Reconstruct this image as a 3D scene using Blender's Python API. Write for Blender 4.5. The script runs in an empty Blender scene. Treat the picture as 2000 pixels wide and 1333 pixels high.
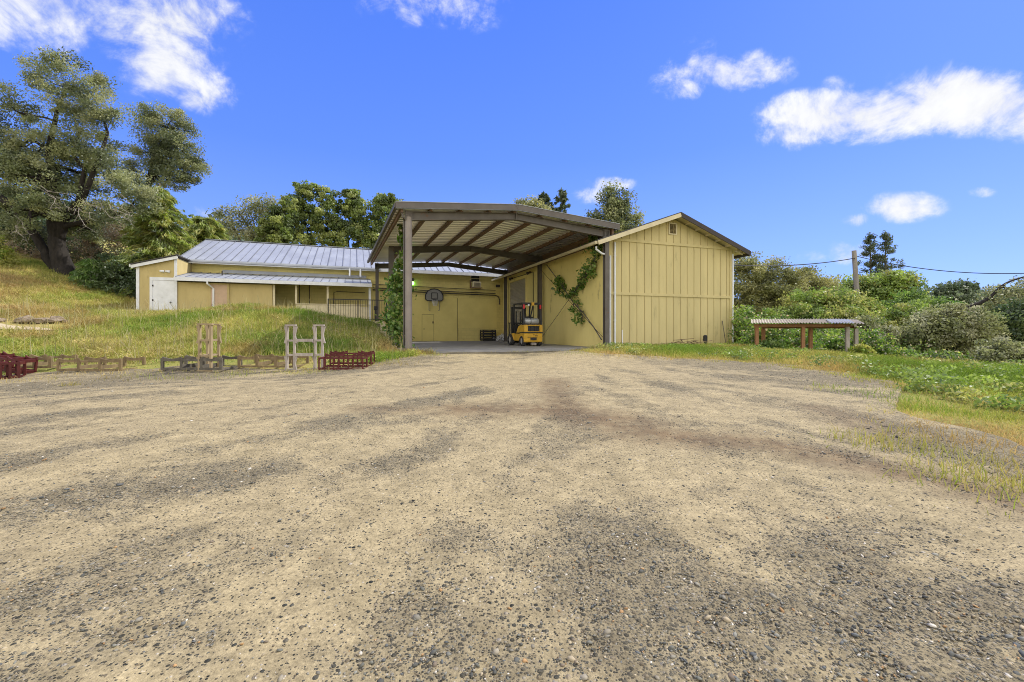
import bpy, math, random
import numpy as np
from mathutils import Vector, Matrix, Euler
random.seed(7); RNG = np.random.default_rng(7)
S = bpy.context.scene; COL = S.collection
# ---------------------------------------------------------------- camera
F = 850.0; HZ = 647.0; ZC = 1.35
cd = bpy.data.cameras.new('camera'); cam = bpy.data.objects.new('camera', cd); COL.objects.link(cam)
cd.sensor_width = 36; cd.lens = 36 * F / 2000; cd.shift_y = -(666.5 - HZ) / 2000
cd.clip_start = 0.05; cd.clip_end = 4000
cam.location = (0, 0, ZC); cam.rotation_euler = (math.pi / 2, 0, 0)
S.camera = cam
# ---------------------------------------------------------------- light
SUNV = Vector((.76, .50, 1.0)).normalized()
sl = bpy.data.lights.new('sun', 'SUN'); sl.energy = 2.9; sl.angle = math.radians(.53); sl.color = (1, .95, .86)
so = bpy.data.objects.new('sun', sl); COL.objects.link(so); so.location = (20, 15, 40)
so.rotation_euler = (-SUNV).to_track_quat('-Z', 'Y').to_euler()
S.view_settings.view_transform = 'Standard'; S.view_settings.look = 'None'
S.view_settings.exposure = 0.93; S.view_settings.gamma = 1
S.render.engine = 'CYCLES'; S.cycles.filter_width = 1.0; S.cycles.use_denoising = True; S.cycles.denoiser = 'OPENIMAGEDENOISE'; S.cycles.denoising_input_passes = 'RGB_ALBEDO_NORMAL'; S.cycles.denoising_prefilter = 'NONE'; S.cycles.max_bounces = 6; S.cycles.transparent_max_bounces = 6

def build_world():
    w = bpy.data.worlds.new('World'); S.world = w; w.use_nodes = True
    nt = w.node_tree; N = nt.nodes; L = nt.links; N.clear()
    out = N.new('ShaderNodeOutputWorld'); bg = N.new('ShaderNodeBackground'); bg.inputs[1].default_value = .12
    sky = N.new('ShaderNodeTexSky'); sky.sky_type = 'NISHITA'; sky.sun_disc = False
    sky.sun_elevation = math.asin(SUNV.z); sky.sun_rotation = math.atan2(SUNV.x, SUNV.y)
    sky.altitude = 400; sky.air_density = 1.0; sky.dust_density = .6; sky.ozone_density = 2.0
    def M(op, a, b=None, c=None, clamp=False):
        n = N.new('ShaderNodeMath'); n.operation = op; n.use_clamp = clamp
        for i, v in enumerate((a, b, c)):
            if v is None: continue
            if isinstance(v, (int, float)): n.inputs[i].default_value = v
            else: L.new(v, n.inputs[i])
        return n.outputs[0]
    tc = N.new('ShaderNodeTexCoord'); sep = N.new('ShaderNodeSeparateXYZ'); L.new(tc.outputs['Generated'], sep.inputs[0])
    X, Y, Z = sep.outputs
    Yp = M('MAXIMUM', Y, .02)
    a = M('DIVIDE', X, Yp); b = M('DIVIDE', Z, Yp)
    def noise(scale, detail, rough, dist=0):
        n = N.new('ShaderNodeTexNoise'); n.inputs['Scale'].default_value = scale; n.inputs['Detail'].default_value = detail
        n.inputs['Roughness'].default_value = rough; n.inputs['Distortion'].default_value = dist
        L.new(tc.outputs['Generated'], n.inputs['Vector']); return n.outputs['Fac']
    n1 = noise(7, 10, .66, .5); n2 = noise(3.2, 5, .6, .6)
    n1c = M('SUBTRACT', n1, .5)
    n3 = noise(22, 6, .6, .4); n3c = M('SUBTRACT', n3, .5)
    # (px, py, rx, ry, weight) : where each cloud stands in the sky
    blobs = [(130, 10, 280, 85, .95), (330, 40, 130, 80, 1.25), (325, 125, 95, 75, 1.2), (395, 188, 62, 42, 1.1), (240, 60, 130, 70, 1.05), (40, 30, 120, 50, .6),
             (860, 5, 130, 50, .85), (1420, 135, 105, 38, 1.15), (1365, 85, 55, 32, .7), (1345, 165, 65, 28, .75),
             (1880, 195, 150, 62, 1.5), (1980, 205, 120, 58, 1.4), (1650, 228, 150, 46, 1.4), (1770, 215, 120, 44, 1.3), (1560, 262, 70, 28, 1.05), (1650, 165, 40, 20, .5),
             (1765, 405, 72, 26, 1.15), (1672, 430, 28, 14, 1.0), (1150, 380, 34, 16, .75), (1190, 360, 46, 13, .75), (1660, 490, 42, 22, 1.05), (1585, 502, 32, 12, .6),
             (1920, 376, 24, 10, .7), (395, 420, 55, 16, .8), (2200, 200, 150, 90, 1.2), (-150, 40, 160, 100, .9)]
    acc = None
    for px, py, rx, ry, wt in blobs:
        ca = (px - 1000) / F; cb = (HZ - py) / F
        da = M('DIVIDE', M('SUBTRACT', a, ca), rx / F); db = M('DIVIDE', M('SUBTRACT', b, cb), ry / F)
        r2 = M('ADD', M('MULTIPLY', da, da), M('MULTIPLY', db, db))
        m = M('MULTIPLY', M('SUBTRACT', 1.0, M('MULTIPLY', r2, .5)), wt)
        m = M('MAXIMUM', m, 0.0)
        acc = m if acc is None else M('MAXIMUM', acc, m)
    pres = M('MULTIPLY', acc, 2.6, clamp=True)
    dens = M('ADD', acc, M('ADD', M('MULTIPLY', n1c, 3.4), M('MULTIPLY', n3c, 2.0)))
    mr = N.new('ShaderNodeMapRange'); mr.interpolation_type = 'SMOOTHERSTEP'; L.new(dens, mr.inputs[0])
    mr.inputs[1].default_value = .12; mr.inputs[2].default_value = 1.65
    front = M('MULTIPLY', M('MULTIPLY', mr.outputs[0], pres), M('GREATER_THAN', Y, .03))
    # unseen broken cloud added behind the viewer as neutral fill light
    mr2 = N.new('ShaderNodeMapRange'); mr2.interpolation_type = 'SMOOTHSTEP'; L.new(n2, mr2.inputs[0])
    mr2.inputs[1].default_value = .28; mr2.inputs[2].default_value = .5
    mr3 = N.new('ShaderNodeMapRange'); mr3.interpolation_type = 'SMOOTHSTEP'; L.new(Y, mr3.inputs[0])
    mr3.inputs[1].default_value = .12; mr3.inputs[2].default_value = -.25
    back = M('MULTIPLY', mr2.outputs[0], mr3.outputs[0])
    tint = N.new('ShaderNodeMix'); tint.data_type = 'RGBA'; tint.blend_type = 'MULTIPLY'; tint.inputs[0].default_value = 1
    L.new(sky.outputs[0], tint.inputs[6]); tint.inputs[7].default_value = SKYTINT
    rp = N.new('ShaderNodeValToRGB'); L.new(Z, rp.inputs[0]); e = rp.color_ramp.elements; K = 1 / (.12 * 1.9 * 6)   # deep blue overhead, paler at the skyline
    e[0].position = 0; e[0].color = (.37 * K, .57 * K, 1.06 * K, 1); e[1].position = .62; e[1].color = (.085 * K, .235 * K, 1.0 * K, 1)
    k = e.new(.16); k.color = (.26 * K, .45 * K, 1.04 * K, 1); k = e.new(.36); k.color = (.135 * K, .31 * K, 1.02 * K, 1)
    sc = N.new('ShaderNodeMix'); sc.data_type = 'RGBA'; sc.blend_type = 'MULTIPLY'; sc.inputs[0].default_value = 1; L.new(rp.outputs[0], sc.inputs[6]); sc.inputs[7].default_value = (6, 6, 6, 1)
    sm = N.new('ShaderNodeMix'); sm.data_type = 'RGBA'; sm.inputs[0].default_value = .75; L.new(tint.outputs[2], sm.inputs[6]); L.new(sc.outputs[2], sm.inputs[7])
    bk = N.new('ShaderNodeMix'); bk.data_type = 'RGBA'; L.new(back, bk.inputs[0]); L.new(sm.outputs[2], bk.inputs[6]); bk.inputs[7].default_value = FILLCLOUDC
    # cloud brightness: a little greyer where thick
    shade = N.new('ShaderNodeMapRange'); L.new(M('ADD', n1c, M('MULTIPLY', n3c, .6)), shade.inputs[0])
    shade.inputs[1].default_value = -.25; shade.inputs[2].default_value = .25; shade.inputs[3].default_value = .82; shade.inputs[4].default_value = 1.05
    cc = N.new('ShaderNodeMix'); cc.data_type = 'RGBA'; cc.blend_type = 'MULTIPLY'; cc.inputs[0].default_value = 1
    cc.inputs[6].default_value = CLOUDC
    cmb = N.new('ShaderNodeCombineColor'); [L.new(shade.outputs[0], cmb.inputs[i]) for i in range(3)]
    L.new(cmb.outputs[0], cc.inputs[7])
    mix = N.new('ShaderNodeMix'); mix.data_type = 'RGBA'; L.new(front, mix.inputs[0])
    L.new(bk.outputs[2], mix.inputs[6]); L.new(cc.outputs[2], mix.inputs[7])
    L.new(mix.outputs[2], bg.inputs[0]); L.new(bg.outputs[0], out.inputs[0])
SKYTINT = (.50, .62, 1.15, 1); CLOUDC = (4.3, 4.35, 4.5, 1); FILLCLOUDC = (8.2, 7.9, 7.4, 1)
build_world()
# ---------------------------------------------------------------- frames
TH = math.radians(20); CT, ST = math.cos(TH), math.sin(TH)
O = (4.27, 19.4, 0.6)
def W(px, py, Y): return ((px - 1000) / F * Y, Y, ZC - (py - HZ) / F * Y)
def PW(p): return (O[0] + CT * p[0] - ST * p[1], O[1] + ST * p[0] + CT * p[1], O[2] + p[2])
def WP(x, y): dx, dy = x - O[0], y - O[1]; return CT * dx + ST * dy, -ST * dx + CT * dy
def onv(px, v):   # u of the image column px on the plane v
    r = (px - 1000) / F; return (r * (O[1] + CT * v) - O[0] + ST * v) / (CT - r * ST)
def onz(py, u, v): return ZC - (py - HZ) / F * (O[1] + ST * u + CT * v) - O[2]
# ---------------------------------------------------------------- mesh helpers
class MB:
    def __init__(s): s.v = []; s.f = []
    def add(s, vs, fs):
        n = len(s.v); s.v += [tuple(p) for p in vs]; s.f += [tuple(i + n for i in f) for f in fs]; return s
    def box(s, x0, x1, y0, y1, z0, z1):
        vs = [(x, y, z) for z in (z0, z1) for y in (y0, y1) for x in (x0, x1)]
        return s.add(vs, [(0, 2, 3, 1), (4, 5, 7, 6), (0, 1, 5, 4), (2, 6, 7, 3), (0, 4, 6, 2), (1, 3, 7, 5)])
    def bar(s, a, b, w, h=None, up=(0, 0, 1)):
        h = w if h is None else h
        a, b = Vector(a), Vector(b); d = (b - a).normalized(); up = Vector(up)
        if abs(d.dot(up)) > .98: up = Vector((0, 1, 0))
        x = d.cross(up).normalized() * w / 2; y = x.cross(d).normalized() * h / 2
        vs = [p + i * x + j * y for p in (a, b) for i, j in ((-1, -1), (1, -1), (1, 1), (-1, 1))]
        return s.add(vs, [(3, 2, 1, 0), (4, 5, 6, 7), (0, 1, 5, 4), (1, 2, 6, 5), (2, 3, 7, 6), (3, 0, 4, 7)])
    def tube(s, pts, rad, n=8, cap=True):
        pts = [Vector(p) for p in pts]
        if isinstance(rad, (int, float)): rad = [rad] * len(pts)
        rings = []; ref = None
        for i, p in enumerate(pts):
            d = (pts[min(i + 1, len(pts) - 1)] - pts[max(i - 1, 0)])
            d = d.normalized() if d.length > 1e-9 else Vector((0, 0, 1))
            if ref is None: ref = Vector((1, 0, 0)) if abs(d.x) < .8 else Vector((0, 1, 0))
            x = (ref - d * ref.dot(d)).normalized(); y = d.cross(x); ref = x
            rings.append([p + (x * math.cos(t) + y * math.sin(t)) * rad[i] for t in [2 * math.pi * k / n for k in range(n)]])
        vs = [p for r in rings for p in r]; fs = []
        for i in range(len(rings) - 1):
            for k in range(n): fs.append((i * n + k, i * n + (k + 1) % n, (i + 1) * n + (k + 1) % n, (i + 1) * n + k))
        if cap: fs.append(tuple(range(n - 1, -1, -1))); fs.append(tuple((len(rings) - 1) * n + k for k in range(n)))
        return s.add(vs, fs)
    def prism(s, poly, axis, t0, t1):  # poly of 2-tuples extruded along axis
        def mk(p, t): return (t, p[0], p[1]) if axis == 0 else (p[0], t, p[1]) if axis == 1 else (p[0], p[1], t)
        n = len(poly); vs = [mk(p, t0) for p in poly] + [mk(p, t1) for p in poly]
        return s.add(vs, [tuple(range(n)), tuple(range(2 * n - 1, n - 1, -1))] + [(i, i + n, (i + 1) % n + n, (i + 1) % n) for i in range(n)])
    def slab(s, q, t):  # quad q (4 pts, upper face) with thickness t downward
        q = [Vector(p) for p in q]; n = (q[1] - q[0]).cross(q[3] - q[0]).normalized()
        if n.z < 0: n = -n
        lo = [p - n * t for p in q]
        return s.add(q + lo, [(0, 1, 2, 3), (7, 6, 5, 4), (0, 4, 5, 1), (1, 5, 6, 2), (2, 6, 7, 3), (3, 7, 4, 0)])
    def ibeam(s, a, b, w, h, tf=.018, tw=.012, up=(0, 0, 1)):
        a, b = Vector(a), Vector(b); d = (b - a).normalized(); up = Vector(up)
        x = d.cross(up).normalized(); y = x.cross(d).normalized()
        for sg in (-1, 1):
            o = y * sg * (h / 2 - tf / 2); s.bar(a + o, b + o, w, tf, up)
        s.bar(a, b, tw, h - 2 * tf - .002, up); return s
OFF = {}
def obj(name, mb, mat, parent=None, smooth=False, bevel=0, off=None):
    me = bpy.data.meshes.new(name)
    o_ = Vector(OFF.get(parent.name, (0, 0, 0)) if parent else (0, 0, 0)) if off is None else Vector(off)
    me.from_pydata([tuple(Vector(p) - o_) for p in mb.v], [], mb.f); me.validate()
    o = bpy.data.objects.new(name, me); COL.objects.link(o)
    if mat: me.materials.append(mat)
    if parent: o.parent = parent; OFF[o.name] = tuple(o_)
    if smooth:
        for p in me.polygons: p.use_smooth = True
    import bmesh as bmm
    b = bmm.new(); b.from_mesh(me); bmm.ops.recalc_face_normals(b, faces=b.faces); b.to_mesh(me); b.free()
    if bevel:
        m = o.modifiers.new('bevel', 'BEVEL'); m.width = bevel; m.segments = 2; m.limit_method = 'ANGLE'
    return o
def tag(o, label, cat=None, group=None, kind=None):
    if label: o['label'] = label
    if cat: o['category'] = cat
    if group: o['group'] = group
    if kind: o['kind'] = kind
    return o
def thing(name, label, cat, base=(0, 0, 0), frame='W', rot=0, group=None):
    e = bpy.data.objects.new(name, None); COL.objects.link(e); e.empty_display_size = .3
    if frame == 'P': e.location = PW(base); e.rotation_euler = (0, 0, TH); OFF[e.name] = base
    elif frame == 'W': e.location = base; OFF[e.name] = base
    else: e.location = base; e.rotation_euler = (0, 0, rot) if not isinstance(rot, (tuple, list)) else rot; OFF[e.name] = (0, 0, 0)
    return tag(e, label, cat, group)
def npmesh(name, V, Fq, mat, parent=None, col=None, smooth=False, attrs=None):
    """V (n,3), Fq (m,k) uniform polygons, numpy"""
    me = bpy.data.meshes.new(name); V = np.asarray(V, dtype=np.float32)
    if parent is not None: V = V - np.array(OFF.get(parent.name, (0, 0, 0)), dtype=np.float32)
    m, k = Fq.shape
    me.vertices.add(len(V)); me.vertices.foreach_set('co', V.ravel())
    me.loops.add(m * k); me.loops.foreach_set('vertex_index', Fq.astype(np.int32).ravel())
    me.polygons.add(m); me.polygons.foreach_set('loop_start', np.arange(0, m * k, k, dtype=np.int32))
    me.polygons.foreach_set('loop_total', np.full(m, k, dtype=np.int32))
    if smooth: me.polygons.foreach_set('use_smooth', np.ones(m, dtype=bool))
    me.update(calc_edges=True)
    if col is not None:
        c = np.ones((len(V), 4), dtype=np.float32); c[:, :3] = col
        at = me.color_attributes.new('col', 'FLOAT_COLOR', 'POINT'); at.data.foreach_set('color', c.ravel())
    for an, av in (attrs or {}).items():
        at = me.attributes.new(an, 'FLOAT', 'POINT'); at.data.foreach_set('value', np.asarray(av, dtype=np.float32))
    me.materials.append(mat)
    o = bpy.data.objects.new(name, me); COL.objects.link(o)
    if parent is not None: o.parent = parent; OFF[o.name] = OFF.get(parent.name, (0, 0, 0))
    return o
# ---------------------------------------------------------------- materials
def mat(name, c, rough=.7, c2=None, scale=4, detail=6, lo=.35, hi=.65, bump=0, bscale=None, metal=0, spec=.3, stretch=None, brick=None, coat=0, spots=None):
    m = bpy.data.materials.new(name); m.use_nodes = True; nt = m.node_tree; N = nt.nodes; L = nt.links
    b = N['Principled BSDF']; b.inputs['Roughness'].default_value = rough; b.inputs['Metallic'].default_value = metal
    b.inputs['Specular IOR Level'].default_value = spec
    tc = N.new('ShaderNodeTexCoord'); vec = tc.outputs['Object']
    if stretch:
        mp = N.new('ShaderNodeMapping'); mp.inputs['Scale'].default_value = stretch; L.new(vec, mp.inputs[0]); vec = mp.outputs[0]
    n = N.new('ShaderNodeTexNoise'); n.inputs['Scale'].default_value = scale; n.inputs['Detail'].default_value = detail
    n.inputs['Roughness'].default_value = .62; L.new(vec, n.inputs['Vector'])
    mr = N.new('ShaderNodeMapRange'); mr.inputs[1].default_value = lo; mr.inputs[2].default_value = hi; L.new(n.outputs['Fac'], mr.inputs[0])
    mx = N.new('ShaderNodeMix'); mx.data_type = 'RGBA'; L.new(mr.outputs[0], mx.inputs[0])
    c2 = c2 or tuple(x * .82 for x in c); mx.inputs[6].default_value = (*c, 1); mx.inputs[7].default_value = (*c2, 1)
    colr = mx.outputs[2]
    if spots:  # (colour, scale, threshold)
        n4 = N.new('ShaderNodeTexNoise'); n4.inputs['Scale'].default_value = spots[1]; n4.inputs['Detail'].default_value = 8; n4.inputs['Roughness'].default_value = .7
        L.new(vec, n4.inputs['Vector']); m4 = N.new('ShaderNodeMapRange'); L.new(n4.outputs['Fac'], m4.inputs[0])
        m4.inputs[1].default_value = spots[2]; m4.inputs[2].default_value = spots[2] + .08
        x4 = N.new('ShaderNodeMix'); x4.data_type = 'RGBA'; L.new(m4.outputs[0], x4.inputs[0]); L.new(colr, x4.inputs[6]); x4.inputs[7].default_value = (*spots[0], 1)
        colr = x4.outputs[2]
    h = None
    if brick:  # block coursing: (width, height, axes)
        mp2 = N.new('ShaderNodeMapping'); L.new(tc.outputs['Object'], mp2.inputs[0]); mp2.inputs['Rotation'].default_value = brick[2]
        br = N.new('ShaderNodeTexBrick'); L.new(mp2.outputs[0], br.inputs['Vector'])
        br.inputs['Scale'].default_value = 1; br.inputs['Brick Width'].default_value = brick[0]; br.inputs['Row Height'].default_value = brick[1]
        br.inputs['Mortar Size'].default_value = .008; br.inputs['Mortar Smooth'].default_value = .4
        br.inputs['Color1'].default_value = (1, 1, 1, 1); br.inputs['Color2'].default_value = (.94, .94, .94, 1); br.inputs['Mortar'].default_value = (.8, .8, .8, 1)
        mm = N.new('ShaderNodeMix'); mm.data_type = 'RGBA'; mm.blend_type = 'MULTIPLY'; mm.inputs[0].default_value = 1
        L.new(colr, mm.inputs[6]); L.new(br.outputs['Color'], mm.inputs[7]); colr = mm.outputs[2]
        h = br.outputs['Fac']
    L.new(colr, b.inputs['Base Color'])
    if bump:
        n2 = N.new('ShaderNodeTexNoise'); n2.inputs['Scale'].default_value = bscale or scale * 6; n2.inputs['Detail'].default_value = 5; L.new(vec, n2.inputs['Vector'])
        bp = N.new('ShaderNodeBump'); bp.inputs['Strength'].default_value = bump; bp.inputs['Distance'].default_value = .02
        L.new(n2.outputs['Fac'], bp.inputs['Height']); nn = bp.outputs[0]
        if h:
            bp2 = N.new('ShaderNodeBump'); bp2.inputs['Strength'].default_value = .6; bp2.inputs['Distance'].default_value = .01; bp2.invert = True
            L.new(h, bp2.inputs['Height']); L.new(nn, bp2.inputs['Normal']); nn = bp2.outputs[0]
        L.new(nn, b.inputs['Normal'])
    return m
def emis(name, c, e):
    m = bpy.data.materials.new(name); m.use_nodes = True; b = m.node_tree.nodes['Principled BSDF']
    b.inputs['Base Color'].default_value = (*c, 1); b.inputs['Emission Color'].default_value = (*c, 1); b.inputs['Emission Strength'].default_value = e; return m
def leafmat(name='foliage', trans=.42, gloss=.05):
    m = bpy.data.materials.new(name); m.use_nodes = True; nt = m.node_tree; N = nt.nodes; L = nt.links; N.clear()
    out = N.new('ShaderNodeOutputMaterial'); at = N.new('ShaderNodeAttribute'); at.attribute_name = 'col'
    d = N.new('ShaderNodeBsdfDiffuse'); t = N.new('ShaderNodeBsdfTranslucent'); g = N.new('ShaderNodeBsdfGlossy'); g.inputs['Roughness'].default_value = .5
    hs = N.new('ShaderNodeHueSaturation'); hs.inputs['Saturation'].default_value = 1.1; hs.inputs['Value'].default_value = 1.25
    L.new(at.outputs['Color'], d.inputs[0]); L.new(at.outputs['Color'], hs.inputs['Color']); L.new(hs.outputs[0], t.inputs[0])
    m1 = N.new('ShaderNodeMixShader'); m1.inputs[0].default_value = trans; L.new(d.outputs[0], m1.inputs[1]); L.new(t.outputs[0], m1.inputs[2])
    m2 = N.new('ShaderNodeMixShader'); m2.inputs[0].default_value = gloss; L.new(m1.outputs[0], m2.inputs[1]); L.new(g.outputs[0], m2.inputs[2])
    L.new(m2.outputs[0], out.inputs[0]); return m
YEL = (.74, .63, .235); TAN = (.60, .505, .245)
M_siding = mat('tan_siding_paint', TAN, .8, tuple(x * .86 for x in TAN), 1.3, bump=.25, bscale=30, stretch=(1, 1, .25), spots=(tuple(x * .7 for x in TAN), 2.6, .60))
M_sidewall = mat('yellow_stucco', (.88, .745, .29), .85, (.78, .655, .25), .9, bump=.2, bscale=40, stretch=(1, 1, .35), spots=((.50, .41, .17), 1.8, .6))
M_block = mat('yellow_painted_block', YEL, .8, tuple(x * .85 for x in YEL), .8, bump=.2, bscale=40, brick=(.4, .2, (math.pi / 2, 0, 0)), spots=((.42, .35, .14), 1.5, .62))
M_plain = mat('yellow_panel_paint', (.74, .63, .225), .75, (.66, .555, .195), .9, bump=.15, bscale=30)
M_orange = mat('ochre_plywood', (.52, .415, .185), .8, (.44, .35, .152), 1.6, bump=.2, bscale=25, stretch=(1, 1, .3), spots=((.36, .27, .11), 2.2, .6))
M_shade_louvre = mat('batten_shade_and_louvre', (.26, .20, .09), .9, (.19, .145, .065), 3)  # painted batten shadow lines; also the dark vent louvres
M_trim = mat('cream_trim_paint', (.66, .58, .38), .7, (.55, .48, .31), 3, bump=.1)
M_white = mat('white_paint', (.74, .75, .76), .6, (.62, .63, .63), 2.5, bump=.08, spots=((.38, .35, .3), 5, .66))
M_pvc = mat('white_pvc', (.75, .76, .76), .45, (.66, .67, .67), 3)
M_galv = mat('galvanised_roof', (.36, .38, .41), .5, (.29, .305, .335), 1.2, metal=.25, bump=.05, bscale=8, spots=((.33, .25, .2), 2.2, .72), stretch=(1, .4, 1))
M_seam_shade = mat('shadowed_dirty_seam', (.19, .20, .22), .6, (.13, .135, .15), 2, metal=.2)  # ribs coloured dark for seam shadow as well as dirt
M_sheet = mat('steel_deck_sheet', (.90, .89, .87), .34, (.80, .79, .77), 1.5, metal=.7, stretch=(.3, 1, 1))
M_steel = mat('brown_grey_steel_paint', (.135, .12, .10), .55, (.095, .083, .07), 2, bump=.08, spots=((.16, .07, .03), 3, .62))
M_sunlit_post = mat('sunlit_brown_post', (.27, .235, .205), .55, (.22, .19, .165), 2, bump=.06, spots=((.17, .09, .05), 2.5, .66))  # steel paint made lighter for the sun on the left front post
M_fasc = mat('brown_metal_fascia', (.125, .11, .096), .45, (.10, .088, .076), 2, metal=.2)
M_purlin = mat('rusty_purlin', (.22, .125, .07), .6, (.14, .09, .06), 1.5, bump=.06)
M_shingle = mat('dark_shingles', (.10, .095, .09), .95, (.06, .058, .055), 7, bump=.6, bscale=25)
M_dark = mat('dark_edge', (.06, .05, .045), .7)
M_roller = mat('roller_door_steel', (.47, .42, .31), .5, (.40, .36, .265), 2)
M_black = mat('black_paint', (.02, .02, .022), .45, (.035, .035, .035), 6)
M_rubber = mat('tyre_rubber', (.03, .03, .032), .85, (.055, .053, .05), 8, bump=.3)
M_fork = mat('forklift_yellow', (.62, .36, .035), .42, (.50, .29, .03), 3, coat=.2, spots=((.10, .06, .03), 7, .66))
M_tank = mat('grey_gas_tank', (.45, .47, .48), .4, (.36, .38, .39), 5, metal=.3)
M_rim = mat('wheel_rim', (.42, .40, .36), .5, (.3, .27, .22), 8)
M_red = mat('red_lamp', (.65, .03, .04), .3)
M_redsteel = mat('dark_red_steel', (.105, .018, .016), .6, (.065, .014, .011), 6, spots=((.10, .045, .03), 12, .62))
M_wood = mat('weathered_tan_wood', (.235, .172, .088), .85, (.135, .098, .052), 8, bump=.3, stretch=(1, 1, .3))
M_palewood = mat('pale_tan_wood', (.36, .28, .165), .85, (.25, .19, .11), 8, bump=.3, stretch=(1, 1, .3))
M_greywood = mat('weathered_grey_wood', (.40, .355, .31), .9, (.27, .235, .205), 9, bump=.3, stretch=(1, 1, .3))
M_darkwood = mat('dark_grey_wood', (.14, .125, .097), .9, (.085, .075, .058), 8, bump=.3)
M_redwood = mat('orange_brown_timber', (.34, .17, .08), .85, (.24, .12, .055), 5, bump=.3)
M_pole = mat('pole_wood', (.32, .29, .26), .9, (.22, .20, .175), 6, bump=.3, stretch=(1, 1, .1))
M_bark = mat('dark_oak_bark', (.014, .012, .010), .95, (.036, .030, .025), 7, bump=1, bscale=14, stretch=(1, 1, .35))
M_bark2 = mat('grey_bark', (.15, .125, .10), .95, (.09, .075, .06), 7, bump=.8)
M_twig = mat('bare_twig', (.33, .29, .25), .9)
M_conc = mat('old_asphalt_floor', (.34, .33, .31), .9, (.24, .235, .22), 1.2, bump=.2, bscale=30, spots=((.36, .31, .22), 2, .6))
M_concrete = mat('grey_concrete', (.30, .29, .26), .9, (.2, .19, .17), 2, bump=.3)
M_darkstone = mat('dark_dock_wall', (.12, .115, .11), .95, (.06, .055, .05), 5, bump=.6)
M_rock = mat('bank_rock', (.30, .235, .155), .95, (.13, .10, .07), 6, bump=.8)
M_glass = mat('window_glass', (.05, .05, .05), .1, spec=.6)
M_leaf = leafmat(); M_grass = leafmat('grass_blades', .3, .02)
M_tarp = mat('white_plastic', (.62, .62, .60), .5, (.45, .45, .45), 8, bump=.5)
M_grille = mat('backboard_grey', (.26, .255, .235), .6, (.2, .2, .185), 6)
M_wire = mat('black_cable', (.015, .015, .017), .6)
M_bulb = emis('green_lit_bulb', (.25, 1, .15), 4)
M_pink = mat('tan_pink_door', (.52, .37, .25), .7, (.45, .32, .21), 2)
M_poly = mat('corrugated_pale_panel', (.42, .37, .29), .6, (.27, .235, .18), 3, spots=((.25, .2, .15), 4, .63))
# ---------------------------------------------------------------- noise
def vn(x, y, sc, seed):
    x = np.asarray(x) / sc; y = np.asarray(y) / sc; xi = np.floor(x).astype(np.int64); yi = np.floor(y).astype(np.int64)
    fx = x - xi; fy = y - yi; fx = fx * fx * (3 - 2 * fx); fy = fy * fy * (3 - 2 * fy)
    def h(a, b):
        n = (a * 374761393 + b * 668265263 + seed * 1442695041) & 0xffffffff
        n = ((n ^ (n >> 13)) * 1274126177) & 0xffffffff
        return ((n ^ (n >> 16)) & 0xffff) / 65535.0
    return (h(xi, yi) * (1 - fx) + h(xi + 1, yi) * fx) * (1 - fy) + (h(xi, yi + 1) * (1 - fx) + h(xi + 1, yi + 1) * fx) * fy
def fbm(x, y, sc, seed, o=4):
    r = 0; a = .5; t = 0
    for i in range(o): r = r + a * vn(x, y, sc, seed + i * 17); t += a; a *= .5; sc *= .5
    return r / t
def sstep(a, b, x): t = np.clip((x - a) / (b - a), 0, 1); return t * t * (3 - 2 * t)
# ---------------------------------------------------------------- terrain
ctrl = []
for x in (-14, -7, 0, 7, 14):
    for y in (-10, -3, 3, 8): ctrl.append((x, y, .035 * y))
for x in (-9, -4, 1, 6): ctrl.append((x, 12, .42))
for x in (-2, 3): ctrl.append((x, 16, .57))
for px, py, Y in [(0, 738, 11), (150, 728, 11.6), (300, 724, 11.8), (450, 722, 11.8), (600, 718, 12), (720, 705, 13), (800, 690, 14.6), (845, 688, 15.6),
                  (0, 690, 13.4), (100, 690, 13.4), (300, 668, 15.5), (450, 662, 15.6), (600, 668, 15.2), (700, 676, 15),
                  (320, 614, 24), (440, 606, 22), (540, 606, 20.5), (600, 617, 20), (640, 630, 20.3), (700, 650, 20), (755, 666, 18.6), (795, 677, 17),
                  (0, 637, 16.6), (70, 636, 16.8), (0, 615, 17.8), (60, 617, 18), (140, 622, 19), (220, 618, 20.5),
                  (0, 516, 26.5), (60, 528, 26.5), (130, 547, 26.5), (200, 580, 26), (262, 607, 25.3)]:
    ctrl.append(W(px, py, Y))
ctrl += [(-20, 30, 3.2), (-14, 32, 2.0), (-24, 38, 4.5), (-34, 34, 7), (-45, 40, 10), (-40, 22, 6.5), (-32, 14, 3.0), (-34, 6, 1.6), (-60, 60, 15), (-22, 55, 5),
         (-5, 50, 3), (8, 50, 2), (0, 40, 1.5), (9, 18.5, .45), (12, 17, .35), (14, 13, .1), (11, 10, .28), (18, 10, -.3), (12, 6, .12), (20, 4, -.2), (20, 17, -.6), (16, 22, -.4), (12, 24, .3),
         (24, 26, -2.2), (30, 34, -3), (20, 40, -1.2), (40, 20, -4), (45, 45, -3.5), (30, 60, -1.5), (60, 80, 0), (90, 110, 4.5), (60, 120, 5.5), (20, 90, 4),
         (-60, 110, 16), (-10, 110, 7), (0, 220, 9), (120, 200, 12), (-150, 150, 24), (220, 200, 13), (250, 60, -2), (-200, 0, 18), (200, -80, -6), (-150, -120, 2), (0, -120, -3), (60, -30, -2), (-60, -30, 1),
         (0, 700, 26), (400, 700, 30), (800, 700, 30), (-700, 700, 60), (-800, 0, 50), (800, 0, 0), (800, -400, -10), (-800, -400, 0), (0, -400, -8)]
CP = np.array(ctrl, dtype=float)
def _k(r2): return np.where(r2 > 1e-12, .5 * r2 * np.log(np.maximum(r2, 1e-12)), 0)
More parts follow.
